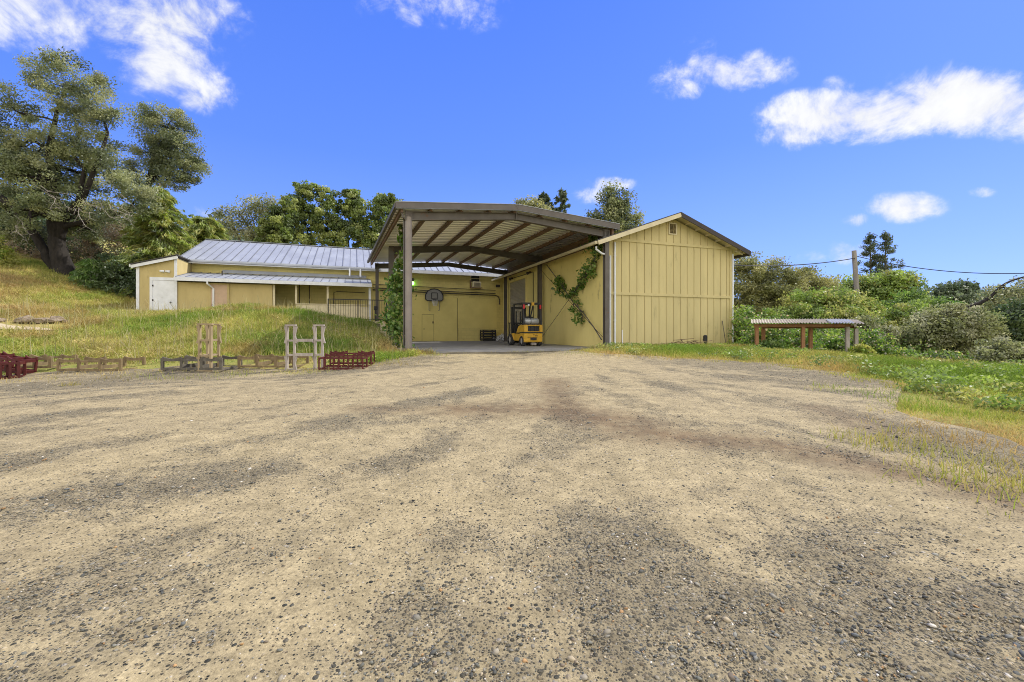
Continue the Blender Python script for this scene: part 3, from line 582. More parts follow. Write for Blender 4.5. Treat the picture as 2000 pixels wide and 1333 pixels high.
def build_canopy():
    t = thing('steel_canopy', 'brown steel frame canopy with a shallow gabled sheet roof over the loading yard', 'canopy', (-4.5, 6.5, 0), 'P')
    V0, V1 = -.6, 13.3; UC = -4.5
    ul = lambda v: -9.17 - .55 * (v - V0) / (V1 - V0)
    ur = .13
    def z(u, v):  # roof top
        return 5.73 - (5.73 - 5.37) * (UC - u) / (UC - ul(v)) if u < UC else 5.73 - .38 * (u - UC) / (ur - UC)
    n = 36; sh = MB(); vs = []; fs = []
    pr = []
    for i in range(n):
        a = V0 + (V1 - V0) * i / n; st = (V1 - V0) / n
        pr += [(a, 0), (a + st * .5, 0), (a + st * .58, .085), (a + st * .92, .085)]
    pr.append((V1, 0)); m = len(pr)
    for v, dz in pr:
        for u in (ul(v), UC, ur): vs.append((u, v, z(u, v) - .11 + dz))
    for i in range(m - 1): fs += [(3 * i, 3 * i + 1, 3 * i + 4, 3 * i + 3), (3 * i + 1, 3 * i + 2, 3 * i + 5, 3 * i + 4)]
    sh.add(vs, fs); obj('roof_sheet', sh, M_sheet, t)
    # front and rear rafters with posts
    cols = [(-.3, -8.73, -.28), (6.9, -8.78, -.28), (13.1, -9.2, -.28)]
    for i, (v, a, b) in enumerate(cols):
        for s_, u in ((0, a), (1, b)):
            top = z(u, v) - .58
            c = MB(); pw = ((.17, .20), (.28, .22), (.2, .2))[i][s_]; c.ibeam((u, v, -.05), (u, v, top + .30), pw, pw, .022, .016, up=(0, 1, 0)); c.box(u - .15, u + .15, v - .15, v + .15, -.06, .03)
            if i == 0 and s_ == 0: c = MB().tube([(u, v, -.1), (u, v, top + .14)], .128, 20); c.box(u - .12, u + .12, v - .1, v + .1, top + .142, top + .3)
            obj('post', c, M_sunlit_post if i == 0 and s_ == 0 else M_steel, t)
        zt = lambda u: z(u, v) - .235
        r = MB(); dp = (.24, .27, .24)[i]
        def taper(u0, u1, d0, d1):
            za, zb = zt(u0), zt(u1)
            r.add([(u0, v - .1, za), (u1, v - .1, zb), (u1, v + .1, zb), (u0, v + .1, za), (u0, v - .1, za - .02), (u1, v - .1, zb - .02), (u1, v + .1, zb - .02), (u0, v + .1, za - .02)], [(0, 1, 2, 3), (7, 6, 5, 4), (0, 4, 5, 1), (3, 2, 6, 7), (0, 3, 7, 4), (1, 5, 6, 2)])
            r.add([(u0, v - .012, za - .02), (u1, v - .012, zb - .02), (u1, v + .012, zb - .02), (u0, v + .012, za - .02), (u0, v - .012, za - d0), (u1, v - .012, zb - d1), (u1, v + .012, zb - d1), (u0, v + .012, za - d0)], [(0, 4, 5, 1), (3, 2, 6, 7)])
            r.add([(u0, v - .1, za - d0), (u1, v - .1, zb - d1), (u1, v + .1, zb - d1), (u0, v + .1, za - d0), (u0, v - .1, za - d0 - .02), (u1, v - .1, zb - d1 - .02), (u1, v + .1, zb - d1 - .02), (u0, v + .1, za - d0 - .02)], [(0, 1, 2, 3), (7, 6, 5, 4), (0, 4, 5, 1), (3, 2, 6, 7), (0, 3, 7, 4), (1, 5, 6, 2)])
        taper(a + .13, UC - .012, dp + .06, dp); taper(UC + .012, b - .13, dp, dp + .06)
        r.box(UC - .012, UC + .012, v - .1, v + .1, zt(UC) - dp - .04, zt(UC) + .01)
        for u, sg in ((a, 1), (b, -1)): r.box(u - .13, u + .13, v - .1, v + .1, zt(u) - dp - .10, zt(u) + .02)
        obj('rafter', r, M_steel, t)
    for u in (-7.95, -6.8, -5.65, -4.62, -3.45, -2.3, -1.15):
        k = (u - ur) / (ul(0) - ur); p = MB()
        ub = ur + k * (ul(V1) - ur); ua = ur + k * (ul(V0) - ur)
        p.bar((ua, V0 + .12, z(ua, V0) - .152), (ub, V1 - .02, z(ub, V1) - .152), .075, .165); p.bar((ua + .06, V0 + .12, z(ua, V0) - .227), (ub + .06, V1 - .02, z(ub, V1) - .227), .05, .014)
        obj('purlin', p, M_purlin, t)
    for s_ in (0, 1):
        ua, ub = (ul(V0), ul(V1)) if s_ == 0 else (ur, ur); sg = -1 if s_ == 0 else 1
        hh = .2 if s_ == 0 else .52; e = MB(); e.bar((ua - sg * .18, V0 + .1, z(ua, V0) - .09 - hh / 2), (ub - sg * .18, V1, z(ub, V1) - .09 - hh / 2), .08, hh); obj('eave_strut', e, M_purlin, t)
        g = MB(); g.bar((ua + sg * .04, V0, z(ua, V0) - .08), (ub + sg * .04, V1, z(ub, V1) - .08), .12, .17); obj('eave_gutter', g, M_fasc, t, bevel=.015)
    for a, b in ((ul(V0) - .06, UC), (UC + .002, ur + .06)):
        f = MB(); f.bar((a, V0 - .03, z(a, V0) - .075), (b, V0 - .03, z(b, V0) - .075), .06, .21); obj('rake_fascia', f, M_fasc, t)
        f = MB(); f.bar((a, V0 - .035, z(a, V0) + .04), (b, V0 - .035, z(b, V0) + .04), .085, .02); f.bar((a, V0 - .0, z(a, V0) - .19), (b, V0 - .0, z(b, V0) - .19), .1, .012); obj('edge_flashing', f, M_galv, t)
    pk = MB(); pk.add([(UC - .12, V0 - .066, 5.73 - .02), (UC + .12, V0 - .066, 5.73 - .02), (UC + .02, V0 - .066, 5.55), (UC - .02, V0 - .066, 5.55), (UC - .12, V0 - .06, 5.73 - .02), (UC + .12, V0 - .06, 5.71), (UC + .02, V0 - .06, 5.55), (UC - .02, V0 - .06, 5.55)], [(0, 1, 2, 3), (7, 6, 5, 4), (0, 4, 5, 1), (1, 5, 6, 2), (2, 6, 7, 3), (3, 7, 4, 0)])
    obj('ridge_cap', pk, M_fasc, t)
    ds = MB().tube([(-9.0, -.42, 5.1), (-8.94, -.44, 4.92), (-8.88, -.2, 4.85), (-8.88, -.12, .2)], .035, 8); obj('downspout', ds, M_fasc, t)
    # crossed bracing rods on the shaded side
    for a, b in (((-.30, 6.72, 4.35), (-.30, -.12, .45)), ((-.26, 6.72, .35), (-.26, -.12, 4.3))):
        c = MB().tube([a, b], .012, 5); obj('brace_rod', c, M_dark, t)
    # asphalt under it
    f = MB(); f.box(-9.6, -.0, -.45, 15.0, -.09, 0.0)
    p = obj('loading_floor', f, M_conc, None, off=None)
    p.data.transform(Matrix.Translation(Vector(O)) @ Matrix.Rotation(TH, 4, 'Z')); tag(p, None, kind='structure')
build_canopy()

def build_main_building():
    VW = 15.0; VF = 12.5; UL, UE = -21.75, -19.95; FL = 1.35
    t = thing('low_building', 'long low yellow block building with grey metal roof and a raised covered porch', 'building', (-10.5, 15, 0), 'P')
    w = MB(); w.box(UE, 3.0, VW, VW + .2, -.3, 4.98); w.box(UE, UE + .2, VW + .2, 25, -.3, 5.0); w.box(2.8, 3.0, VW + .2, 25, -.3, 5.0); w.box(UE, 3, 24.8, 25, -.3, 5.0)
    w.prism([(VW + .25, 4.99), (24.7, 4.99), (19.9, 6.95)], 0, UE + .01, UE + .2)
    obj('block_wall', w, M_block, t)
    # standing seam roof
    E0, E1 = 14.45, 25.55; r0, r1 = -20.55, 3.2; ze, zr, vr = 5.08, 7.3, 20.0
    r = MB(); r.slab([(r0, E0, ze), (r1, E0, ze), (r1, vr, zr), (r0, vr, zr)], .05); r.slab([(r0, vr, zr), (r1, vr, zr), (r1, E1, ze), (r0, E1, ze)], .05)
    u = r0 + .02; i = 0
    while u < r1:
        h = .045 if i % 2 == 0 else .016
        r.bar((u, E0, ze + h / 2), (u, vr, zr + h / 2), .03, h); u += .46; i += 1
    ro = obj('metal_roof', r, M_galv, t); ro.data.materials.append(M_seam_shade)
    for p in list(ro.data.polygons)[12:]: p.material_index = 1
    g = MB().bar((r0, vr, zr + .015), (r1, vr, zr + .015), .34, .03); obj('ridge_cap', g, M_galv, ro)
    f = MB().box(r0, r1, E0 - .03, E0 + .02, ze - .24, ze - .03); obj('eave_fascia', f, M_white, ro)
    f = MB().box(r0 + .1, -8.9, E0 - .13, E0 - .032, ze - .17, ze - .05); obj('gutter', f, M_galv, ro, bevel=.02)
    f = MB().bar((r0 - .02, E0, ze - .14), (r0 - .02, vr, zr - .14), .04, .2); obj('rake_fascia', f, M_white, ro)
    for px in (683, 704):
        uu = onv(px, 14.3); d = MB().tube([(uu, 14.36, ze - .15), (uu, 14.36, 4.42)], .055, 8); obj('downspout', d, M_pvc, ro)
    # lean-to end at the left, with white door
    w = MB(); zl = lambda u: 4.36 + (u + 21.86) * .30
    w.prism([(UL, -.3), (UE, -.3), (UE, zl(UE) - .05), (UL, zl(UL) - .05)], 1, VF, VF + .15); w.box(UL, UL + .15, VF + .16, 24, -.3, zl(UL) - .06)
    obj('end_wall', w, M_orange, t)
    w = MB().box(UE - .15, UE, VF + .16, VW - .01, -.3, 4.86); obj('return_wall', w, M_orange, t)
    s = MB(); n = 13
    for k in range(n):
        pass
    s.slab([(UL - .22, VF - .18, zl(UL - .22) + .03), (UE + .12, VF - .18, zl(UE + .12) + .03), (UE + .12, 24, zl(UE + .12) + .03), (UL - .22, 24, zl(UL - .22) + .03)], .05)
    for k in range(30):
        v = VF - .18 + k * .38; s.bar((UL - .22, v, zl(UL - .22) + .04), (UE + .12, v, zl(UE + .12) + .04), .10, .03)
    er = obj('end_roof', s, M_shingle, t)
    f = MB(); f.bar((UL - .2, VF - .16, zl(UL - .2) - .1), (UE + .1, VF - .16, zl(UE + .1) - .1), .04, .16); f.box(UL - .26, UL - .2, VF - .2, 24, zl(UL) - .18, zl(UL) - .03); obj('fascia_board', f, M_white, er)
    c = MB(); c.box(UL - .02, UL + .12, VF - .03, VF + .0, -.3, zl(UL) - .06); c.box(UE - .1, UE + .03, VF - .03, VF + .0, 3.75, zl(UE) - .06); obj('corner_trim', c, M_white, t)
    a, b = onv(300, VF) - .02, onv(341, VF); d = MB().box(a, b, VF - .045, VF, 1.3, 3.55); wd = tag(obj('door', d, M_white, t, bevel=.008), 'plain white double width door with small knob')
    d = MB(); d.box(a - .14, a - .005, VF - .06, VF, 1.3, 3.72); d.box(b + .005, b + .13, VF - .06, VF, 1.3, 3.72); d.box(a - .005, b + .005, VF - .06, VF, 3.56, 3.72); obj('door_frame', d, M_white, wd)
    d = MB().tube([(b - .15, VF - .045, 2.35), (b - .15, VF - .11, 2.35)], [.02, .035], 10); obj('handle', d, M_dark, wd)
    [obj('hinge', MB().box(a - .03, a + .03, VF - .07, VF - .045, z, z + .1), M_dark, wd) for z in (1.6, 2.4, 3.2)]
    d = MB()
    um = onv(322, VF); d.add([], [])
    for dx in (-.12, .14): d.tube([(um + dx - .1, VF - .03, 4.06), (um + dx + .1, VF - .03, 4.05)], [.05, .07], 8)
    obj('light_fitting', d, M_pvc, t)
    # porch
    pv = VF; PE = -9.62
    sl = MB().box(UE, PE, pv + .16, VW - .002, FL - .2, FL); obj('porch_floor', sl, M_concrete, t)
    w = MB().box(UE + .002, -15.2, pv + .02, pv + .16, -.2, 3.5); obj('porch_wall', w, M_orange, t)
    w = MB().box(-13.93, -10.2, pv + .02, pv + .14, FL - .02, 2.38); w.box(-10.2, -9.72, pv + .02, pv + .14, FL - .02, 2.30)
    lw = obj('parapet_wall', w, M_trim, t); c = MB().box(-13.95, -9.7, pv - .03, pv + .19, 2.385, 2.43); obj('coping', c, M_trim, lw)
    for u in (-15.12, -13.93, -12.16): d = MB().box(u - .055, u + .055, pv + .03, pv + .13, FL if u < -14 else 2.43, 3.52); obj('porch_post', d, M_trim, t)
    d = MB().box(-9.74, -9.60, pv + .02, pv + .14, FL, 3.52); obj('porch_post', d, M_white, t)
    r = MB(); q0 = pv - .32; r.slab([(UE + .04, q0, 3.76), (PE + .05, q0, 3.76), (PE + .05, VW - .003, 4.36), (UE + .04, VW - .003, 4.36)], .04)
    u = UE + .06
    while u < PE: r.bar((u, q0, 3.775), (u, VW - .01, 4.375), .03, .03); u += .46
    pr = obj('porch_roof', r, M_galv, t); pr.data.materials.append(M_seam_shade)
    for p in list(pr.data.polygons)[6:]: p.material_index = 1
    f = MB().box(UE - .02, PE + .06, q0 - .06, q0, 3.54, 3.74); obj('fascia_board', f, M_white, pr)
    f = MB().box(UE + 1.6, PE - .2, VW - .03, VW - .002, 4.38, 4.58); obj('wall_flashing', f, M_galv, pr)
    f = MB().tube([(UE + 1.9, 13.7, 4.05), (UE + 1.9, 13.7, 4.35)], .04, 8); obj('roof_vent', f, M_dark, pr)
    f = MB().bar((-13.1, q0 + .45, 3.84), (PE + .03, q0 + .45, 3.84), .9, .012)
    ub = onv(405, q0); d = MB().tube([(ub, q0 - .02, 3.54), (ub, q0 - .02, 3.42), (ub + .22, pv - .05, 3.18), (ub + .22, pv - .05, 1.2)], .05, 8); obj('downspout', d, M_pvc, pr)
    a, b = onv(412, pv), onv(444, pv); d = MB().box(a, b, pv - .03, pv + .02, 1.2, 3.42); td = tag(obj('door', d, M_pink, t), 'narrow pinkish tan door under the porch roof')
    d = MB(); d.box(a - .07, a - .003, pv - .05, pv + .02, 1.2, 3.49); d.box(b + .003, b + .09, pv - .05, pv + .02, 1.2, 3.49); d.box(a - .003, b + .003, pv - .05, pv + .02, 3.423, 3.49); obj('door_frame', d, M_orange, td)
    d = MB().box(a + .06, a + .10, pv - .07, pv - .03, 2.1, 2.3); obj('handle', d, M_dark, td)
    for pts in ([(-11.9, VW - .03, FL), (-11.9, VW - .03, 3.35), (-11.7, VW - .03, 3.42), (-9.9, VW - .03, 3.4)], [(-13.4, VW - .03, FL), (-13.4, VW - .03, 4.2)], [(-14.0, VW - .03, FL), (-14.0, VW - .03, 4.2)]): obj('conduit', MB().tube(pts, .022, 6), M_dark, t)
    # big sliding panel with wicket door on the block wall
    a, b = -7.3, onv(893, VW); sp = MB(); sp.box(a, b, VW - .05, VW, 0.02, 3.2); so_ = obj('sliding_panel', sp, M_plain, t)
    c, e = onv(824, VW), onv(847, VW); d = MB().box(c + .012, e - .012, VW - .075, VW - .051, .04, 1.93); wk = tag(obj('door', d, M_plain, so_), 'small yellow wicket door cut into the big panel')
    d = MB(); d.box(c - .006, c + .010, VW - .058, VW - .05, .02, 1.95); d.box(e - .01, e + .006, VW - .058, VW - .05, .02, 1.95); d.box(c + .01, e - .01, VW - .058, VW - .05, 1.935, 1.95); obj('door_edge', MB().box(b + .001, b + .02, VW - .06, VW, 0, 3.2), M_dark, so_); obj('door_gap', d, M_dark, so_); obj('latch', MB().box(c + .12, c + .16, VW - .1, VW - .076, .85, .95), M_dark, wk); obj('handle', MB().box(e - .1, e - .03, VW - .1, VW - .076, 1.3, 1.45), M_dark, wk)
    sp = MB(); sp.box(b + .03, -.35, VW - .03, VW, .98, 3.2); obj('upper_panel', sp, M_plain, t)
    # pipes along the wall
    for z0, z1, rr in ((3.95, 3.86, .022), (3.70, 3.62, .03), (3.56, 3.48, .035)):
        d = MB().tube([(-9.4, VW - .06, z0 + .05), (-4, VW - .06, (z0 + z1) / 2), (-.45, VW - .06, z1)] + ([(-.2, VW - .06, z1 - .12), (-.12, VW - .06, z1 - .35), (-.12, VW - .06, z1 - .7)] if z0 < 3.6 else []), rr, 7); obj('conduit', d, M_dark, t)
    # window with air conditioner
    a, b = onv(920, VW), onv(936, VW); z1, z2 = onz(551, (a + b) / 2, VW), onz(537, (a + b) / 2, VW)
    d = MB(); d.box(a - .06, a, VW - .05, VW, z1, z2 + .06); d.box(b, b + .06, VW - .05, VW, z1, z2 + .06); d.box(a, b, VW - .05, VW, z2, z2 + .06); d.box(a, b, VW - .045, VW, z1 + .22, z1 + .26); wi = obj('window', d, M_trim, t)
    d = MB().box(a, b, VW - .02, VW - .003, z1, z2); obj('pane', d, M_glass, wi)
    d = MB().box(a + .05, b + .03, VW - .42, VW - .051, z1 - .44, z1 - .02); d.box(a + .09, b - .01, VW - .43, VW - .42, z1 - .4, z1 - .08); ac = obj('air_conditioner', d, M_trim, t, bevel=.015)
    d = MB()
    for k in range(9): d.box(a + .11, b - .03, VW - .44, VW - .431, z1 - .39 + k * .035, z1 - .375 + k * .035)
    obj('grille', d, M_dark, ac)
    d = MB().bar((a - .06, VW - .5, z1 - .5), (b + .1, VW - .5, z1 - .5), .05, .06); d.bar((a - .02, VW, z1 - .48), (a - .02, VW - .5, z1 - .48), .05, .05); d.bar((b + .06, VW, z1 - .48), (b + .06, VW - .5, z1 - .48), .05, .05); d.box(a - .1, a - .02, VW - .05, VW, z1 - .5, z1 + .1); obj('bracket', d, M_purlin, ac)
    # wall lamp, lit green
    ul_ = onv(806, VW); d = MB().tube([(ul_, VW, 4.5), (ul_, VW - .12, 4.5), (ul_, VW - .16, 4.46), (ul_, VW - .16, 4.28)], [.05, .05, .05, .09], 10); la = obj('wall_lamp', d, M_dark, t)
    d = MB().tube([(ul_, VW - .16, 4.28), (ul_, VW - .16, 4.2), (ul_, VW - .16, 4.09), (ul_, VW - .16, 4.04)], [.05, .085, .08, .02], 10); obj('bulb', d, M_bulb, la, smooth=True)
    uf = onv(972, VW); d = MB().box(uf - .15, uf + .12, VW - .2, VW, 4.1, 4.28); obj('junction_box', d, M_dark, t)
build_main_building()

def build_dock():
    t = thing('loading_dock', 'dark stained concrete loading dock with pale corner pillar behind the vines', 'dock', (-10.5, 11.6, 0), 'P')
    d = MB().box(-13.6, -8.95, 10.9, 12.48, -.3, 1.2); obj('dock_wall', d, M_darkstone, t)
    d = MB().box(-13.65, -8.9, 10.84, 12.49, 1.205, 1.34); obj('dock_slab', d, M_trim, t)
    d = MB().box(-9.12, -8.80, 10.72, 11.02, -.3, 1.2); obj('corner_pillar', d, M_trim, t)
    t = thing('metal_railing', 'black metal railing with thin upright bars along the dock edge', 'railing', (-10.5, 10.95, 1.34), 'P')
    a, b = -12.05, -8.75; d = MB(); d.bar((a, 10.95, 2.63), (b, 10.95, 2.63), .05, .05); obj('top_rail', d, M_black, t)
    d = MB(); d.bar((a, 10.95, 1.46), (b, 10.95, 1.46), .04, .04); obj('bottom_rail', d, M_black, t)
    d = MB(); n = 24
    for i in range(1, n): u = a + (b - a) * i / n; d.bar((u, 10.95, 1.48), (u, 10.95, 2.6), .02, .02)
    obj('bars', d, M_black, t)
    for u in (a, a + 1.65, b): d = MB().box(u - .03, u + .03, 10.92, 10.98, 1.345, 2.655); obj('railing_post', d, M_black, t)
    t = thing('mail_box', 'small black box on a short post beside the dock railing', 'box', (-9.35, 11.6, 1.34), 'P')
    d = MB().box(-9.39, -9.31, 11.56, 11.64, 1.34, 2.05); obj('post', d, M_black, t)
    d = MB().box(-9.46, -9.24, 11.45, 11.75, 2.05, 2.3); obj('box_body', d, M_black, t, bevel=.04)
build_dock()
#@@BUILD
# ================================================================ OBJECTS IN THE YARD
def build_forklift():
    t = thing('forklift', 'yellow and black forklift with grey gas tank parked beside the middle canopy post', 'forklift', PW((-2.28, 3.1, 0)), 'L', TH + math.radians(2))
    b = MB()   # lower body and counterweight (x across, y forward, z up)
    b.prism([(.02, .20), (.0, .64), (.55, .66), (.62, .64), (.62, .30), (.42, .17)], 0, -.50, .50)
    b.box(-.46, -.30, .66, 1.75, .24, .62); b.box(.30, .46, .66, 1.75, .24, .62); b.box(-.29, .29, .63, 1.7, .28, .58)
    cw = obj('counterweight', b, M_fork, t, bevel=.045)
    d = MB(); d.box(-.16, .16, -.02, .02, .30, .42); d.tube([(0, -.06, .36), (0, .0, .36)], .035, 8); obj('tow_hitch', d, M_black, cw)
    d = MB().box(-.06, .20, .10, .22, .06, .17); obj('tow_plate', d, M_greywood, cw)
    m = bpy.data.curves.new('lettering', 'FONT'); m.body = 'Yale'; m.size = .15; m.align_x = 'CENTER'; m.extrude = .002
    tmp = bpy.data.objects.new('lettering_tmp', m); COL.objects.link(tmp); dg = bpy.context.evaluated_depsgraph_get(); me = bpy.data.meshes.new_from_object(tmp.evaluated_get(dg)); bpy.data.objects.remove(tmp)
    me.transform(Matrix.Translation((.10, -.003, .49)) @ Matrix.Rotation(math.pi / 2, 4, 'X')); me.materials.clear(); me.materials.append(M_black); lo = bpy.data.objects.new('lettering', me); COL.objects.link(lo); lo.parent = cw
    m = MB(); m.box(-.32, .2, -.004, .01, .435, .455); obj('worn_decal', m, M_black, cw)
    m = MB().box(-.505, .505, -.012, .62, .652, .695); obj('black_band', m, M_black, t, bevel=.008)
    h = MB()   # hood with the barred opening at the back
    h.box(-.50, -.30, .0, .62, .70, 1.06); h.box(.34, .50, .0, .62, .70, 1.06); h.box(-.30, .34, .0, .62, 1.0, 1.06); h.box(-.30, .34, .12, .62, .70, 1.0); h.box(-.30, .34, 0, .119, .70, .735)
    ho = obj('hood', h, M_fork, t, bevel=.02)
    m = MB().box(-.295, .335, .09, .115, .74, .995); gr = obj('grille', m, M_black, ho)
    [obj('grille_bar', MB().box(x, x + .03, .05, .088, .74, .99), M_rubber, gr) for x in (-.12, .08, .22)]
    [obj('side_cowl', MB().prism([(.62, .66), (.62, 1.0), (.80, 1.0), (1.05, .70), (1.05, .66)], 0, a, b), M_fork, t, bevel=.02) for a, b in ((-.49, -.36), (.36, .49))]
    m = MB().prism([(1.72, .3), (1.72, .62), (1.45, .64), (1.42, .30)], 0, -.52, .52); obj('front_fender', m, M_fork, t, bevel=.03)
    k = MB().tube([(-.39, .34, 1.24), (-.37, .34, 1.24), (-.32, .34, 1.24), (.36, .34, 1.24), (.41, .34, 1.24), (.43, .34, 1.24)], [.08, .12, .152, .152, .12, .08], 18)
    gt = obj('gas_tank', k, M_tank, t, smooth=True)
    k = MB(); [k.tube([(x, .34, 1.24), (x + .03, .34, 1.24)], .157, 18) for x in (-.06,)]; obj('tank_strap', k, M_black, gt)
    k = MB().box(-.34, .36, .22, .46, 1.062, 1.10); obj('tank_cradle', k, M_black, gt)
    s = MB(); s.box(-.26, .26, .66, 1.12, .86, .98); s.prism([(.62, .99), (.56, 1.48), (.66, 1.5), (.74, .99)], 0, -.24, .24); obj('seat', s, M_black, t, bevel=.04)
    g = MB()
    for x in (-.47, .47):
        g.bar((x, .12, 1.06), (x * .97, .30, 2.10), .075, .085, (0, 1, 0)); g.bar((x * .97, .24, 2.12), (x * .97, 1.45, 2.14), .07, .07); g.bar((x * .97, 1.42, 2.12), (x, 1.70, .62), .06, .06, (0, 1, 0))
    for y in (.26, .5, .72, .94, 1.16, 1.42): g.bar((-.45, y, 2.15), (.45, y, 2.15), .05, .05)
    g.bar((.12, .28, 2.1), (.06, .52, 1.42), .05, .05, (0, 1, 0)); g.box(-.49, .49, .22, .32, 2.08, 2.17)
    og = obj('overhead_guard', g, M_black, t)
    for x in (-.45, .45):
        l = MB().box(x - .035, x + .035, .14, .21, 1.86, 2.06); obj('tail_lamp', l, M_red, og)
    l = MB().box(-.02, .12, .17, .23, 2.02, 2.18); obj('warning_lamp', l, M_fork, og); l = MB().tube([(-.19, .2, 2.04), (-.19, .16, 2.04)], [.045, .05], 10); obj('work_lamp', l, M_white, og)
    c = MB(); c.box(-.4, .4, 1.45, 1.66, .62, 1.06); c.tube([(0, 1.4, 1.02), (0, 1.15, 1.25)], .03, 8); obj('dashboard', c, M_black, t)
    w = MB(); pts = [(.17 * math.cos(a), 1.14 + .07 * math.sin(a), 1.27 + .14 * math.sin(a)) for a in np.linspace(0, 2 * math.pi, 17)]; w.tube(pts, .015, 6, cap=False); obj('steering_wheel', w, M_black, t)
    ma = MB()
    for x in (-.36, .36): ma.box(x - .05, x + .05, 1.86, 1.98, .08, 2.02); ma.box(x * .72 - .035, x * .72 + .035, 1.90, 2.02, .08, 1.98)
    for z in (.4, 1.1, 1.94): ma.box(-.36, .36, 1.87, 1.93, z, z + .09)
    ma.tube([(-.12, 1.95, .2), (-.12, 1.95, 1.8)], .04, 8); ma.tube([(.12, 1.95, .2), (.12, 1.95, 1.8)], .04, 8); ms = obj('mast', ma, M_black, t)
    c = MB(); c.box(-.52, .52, 2.03, 2.08, .12, .22); c.box(-.52, .52, 2.03, 2.08, .5, .58)
    for i in range(7): c.box(-.5 + i * .162, -.46 + i * .162, 2.03, 2.08, .58, 1.15)
    c.box(-.52, .52, 2.03, 2.08, 1.152, 1.2); obj('backrest', c, M_black, ms)
    for x in (-.3, .3): c = MB(); c.prism([(2.085, .06), (2.085, .7), (2.12, .7), (2.13, .105), (3.15, .075), (3.15, .06)], 0, x - .05, x + .05); obj('fork', c, M_black, ms)
    def wheel(x, y, r, w):
        n = 22; tr = MB()
        prof = [(-w / 2, r * .62), (-w / 2, r * .9), (-w * .36, r), (w * .36, r), (w / 2, r * .9), (w / 2, r * .62)]
        vs = []; fs = []
        for i in range(n * 2):
            a = math.pi * i / n; k = 1.0 if i % 2 else .94
            for px, pr in prof: q = pr * (k if pr > r * .95 else 1); vs.append((x + px, y + q * math.cos(a), r + q * math.sin(a)))
        P_ = len(prof)
        for i in range(n * 2):
            for j in range(P_ - 1): fs.append((i * P_ + j, ((i + 1) % (2 * n)) * P_ + j, ((i + 1) % (2 * n)) * P_ + j + 1, i * P_ + j + 1))
        tr.add(vs, fs); o = obj('wheel', tr, M_rubber, t)
        ri = MB().tube([(x - w * .42, y, r), (x - w * .30, y, r), (x + w * .30, y, r), (x + w * .42, y, r)], [r * .35, r * .63, r * .63, r * .35], 18); obj('rim', ri, M_rim, o)
    for s_ in (-1, 1): wheel(s_ * .44, .34, .255, .19); wheel(s_ * .50, 1.72, .30, .22)
build_forklift()

def build_hoop():
    v = 14.95; u = onv(847.5, v); zc = onz(576, u, v)
    t = thing('basketball_hoop', 'grey fan shaped basketball backboard with rim and torn net on the block wall', 'basketball hoop', (u, v, zc - .4), 'P')
    k = 33.5 / F  # metres per pixel there
    pts = [(-16, -9), (-13, -11.5), (13, -11.5), (16, -9), (16, -1), (12, 6), (6, 9.5), (0, 10.5), (-6, 9.5), (-12, 6), (-16, -1)]
    P = [(u + x * k, zc + y * k) for x, y in pts]
    b = MB().prism(P, 1, v - .16, v - .12); bb = obj('backboard', b, M_grille, t)
    e = MB()
    for a, c in zip(P, P[1:] + P[:1]): e.bar((a[0], v - .165, a[1]), (c[0], v - .165, c[1]), .07, .03, (0, 1, 0))
    obj('rim_trim', e, M_black, bb)
    e = MB(); q = [(u - 5 * k, zc - 8 * k), (u + 5.5 * k, zc - 8 * k), (u + 5.5 * k, zc + 3 * k), (u - 5 * k, zc + 3 * k)]
    for a, c in zip(q, q[1:] + q[:1]): e.bar((a[0], v - .166, a[1]), (c[0], v - .166, c[1]), .05, .012, (0, 1, 0))
    e.box(u - .1, u + .1, v - .2, v - .16, zc - .46, zc - .36); obj('target_square', e, M_black, bb)
    r = MB(); cz = zc - .42; pts = [(u + .225 * math.cos(a), v - .44 + .225 * math.sin(a), cz) for a in np.linspace(0, 2 * math.pi, 21)]; r.tube(pts, .012, 6, cap=False); ri = obj('rim', r, M_black, t)
    n = MB()
    for i in range(10):
        a0 = 2 * math.pi * i / 10
        for s_ in (-1, 1):
            pts = [(u + (.22 - .10 * f) * math.cos(a0 + s_ * f * .6), v - .44 + (.22 - .10 * f) * math.sin(a0 + s_ * f * .6), cz - .4 * f) for f in (0, .35, .7, 1)]; n.tube(pts, .006, 4, cap=False)
    obj('net', n, M_white, ri)
    br = MB()
    for x in (-.38, .38): br.bar((u + x, v - .14, zc - .3), (u + x, v - .1, zc - 1.15), .03, .03); br.bar((u + x, v - .1, zc - 1.15), (u + x * .75, v - .1, zc - 1.15), .03, .03)
    br.box(u - .3, u + .3, v - .12, v - .0, zc - .06, zc + .02); obj('bracket', br, M_grille, t)
build_hoop()

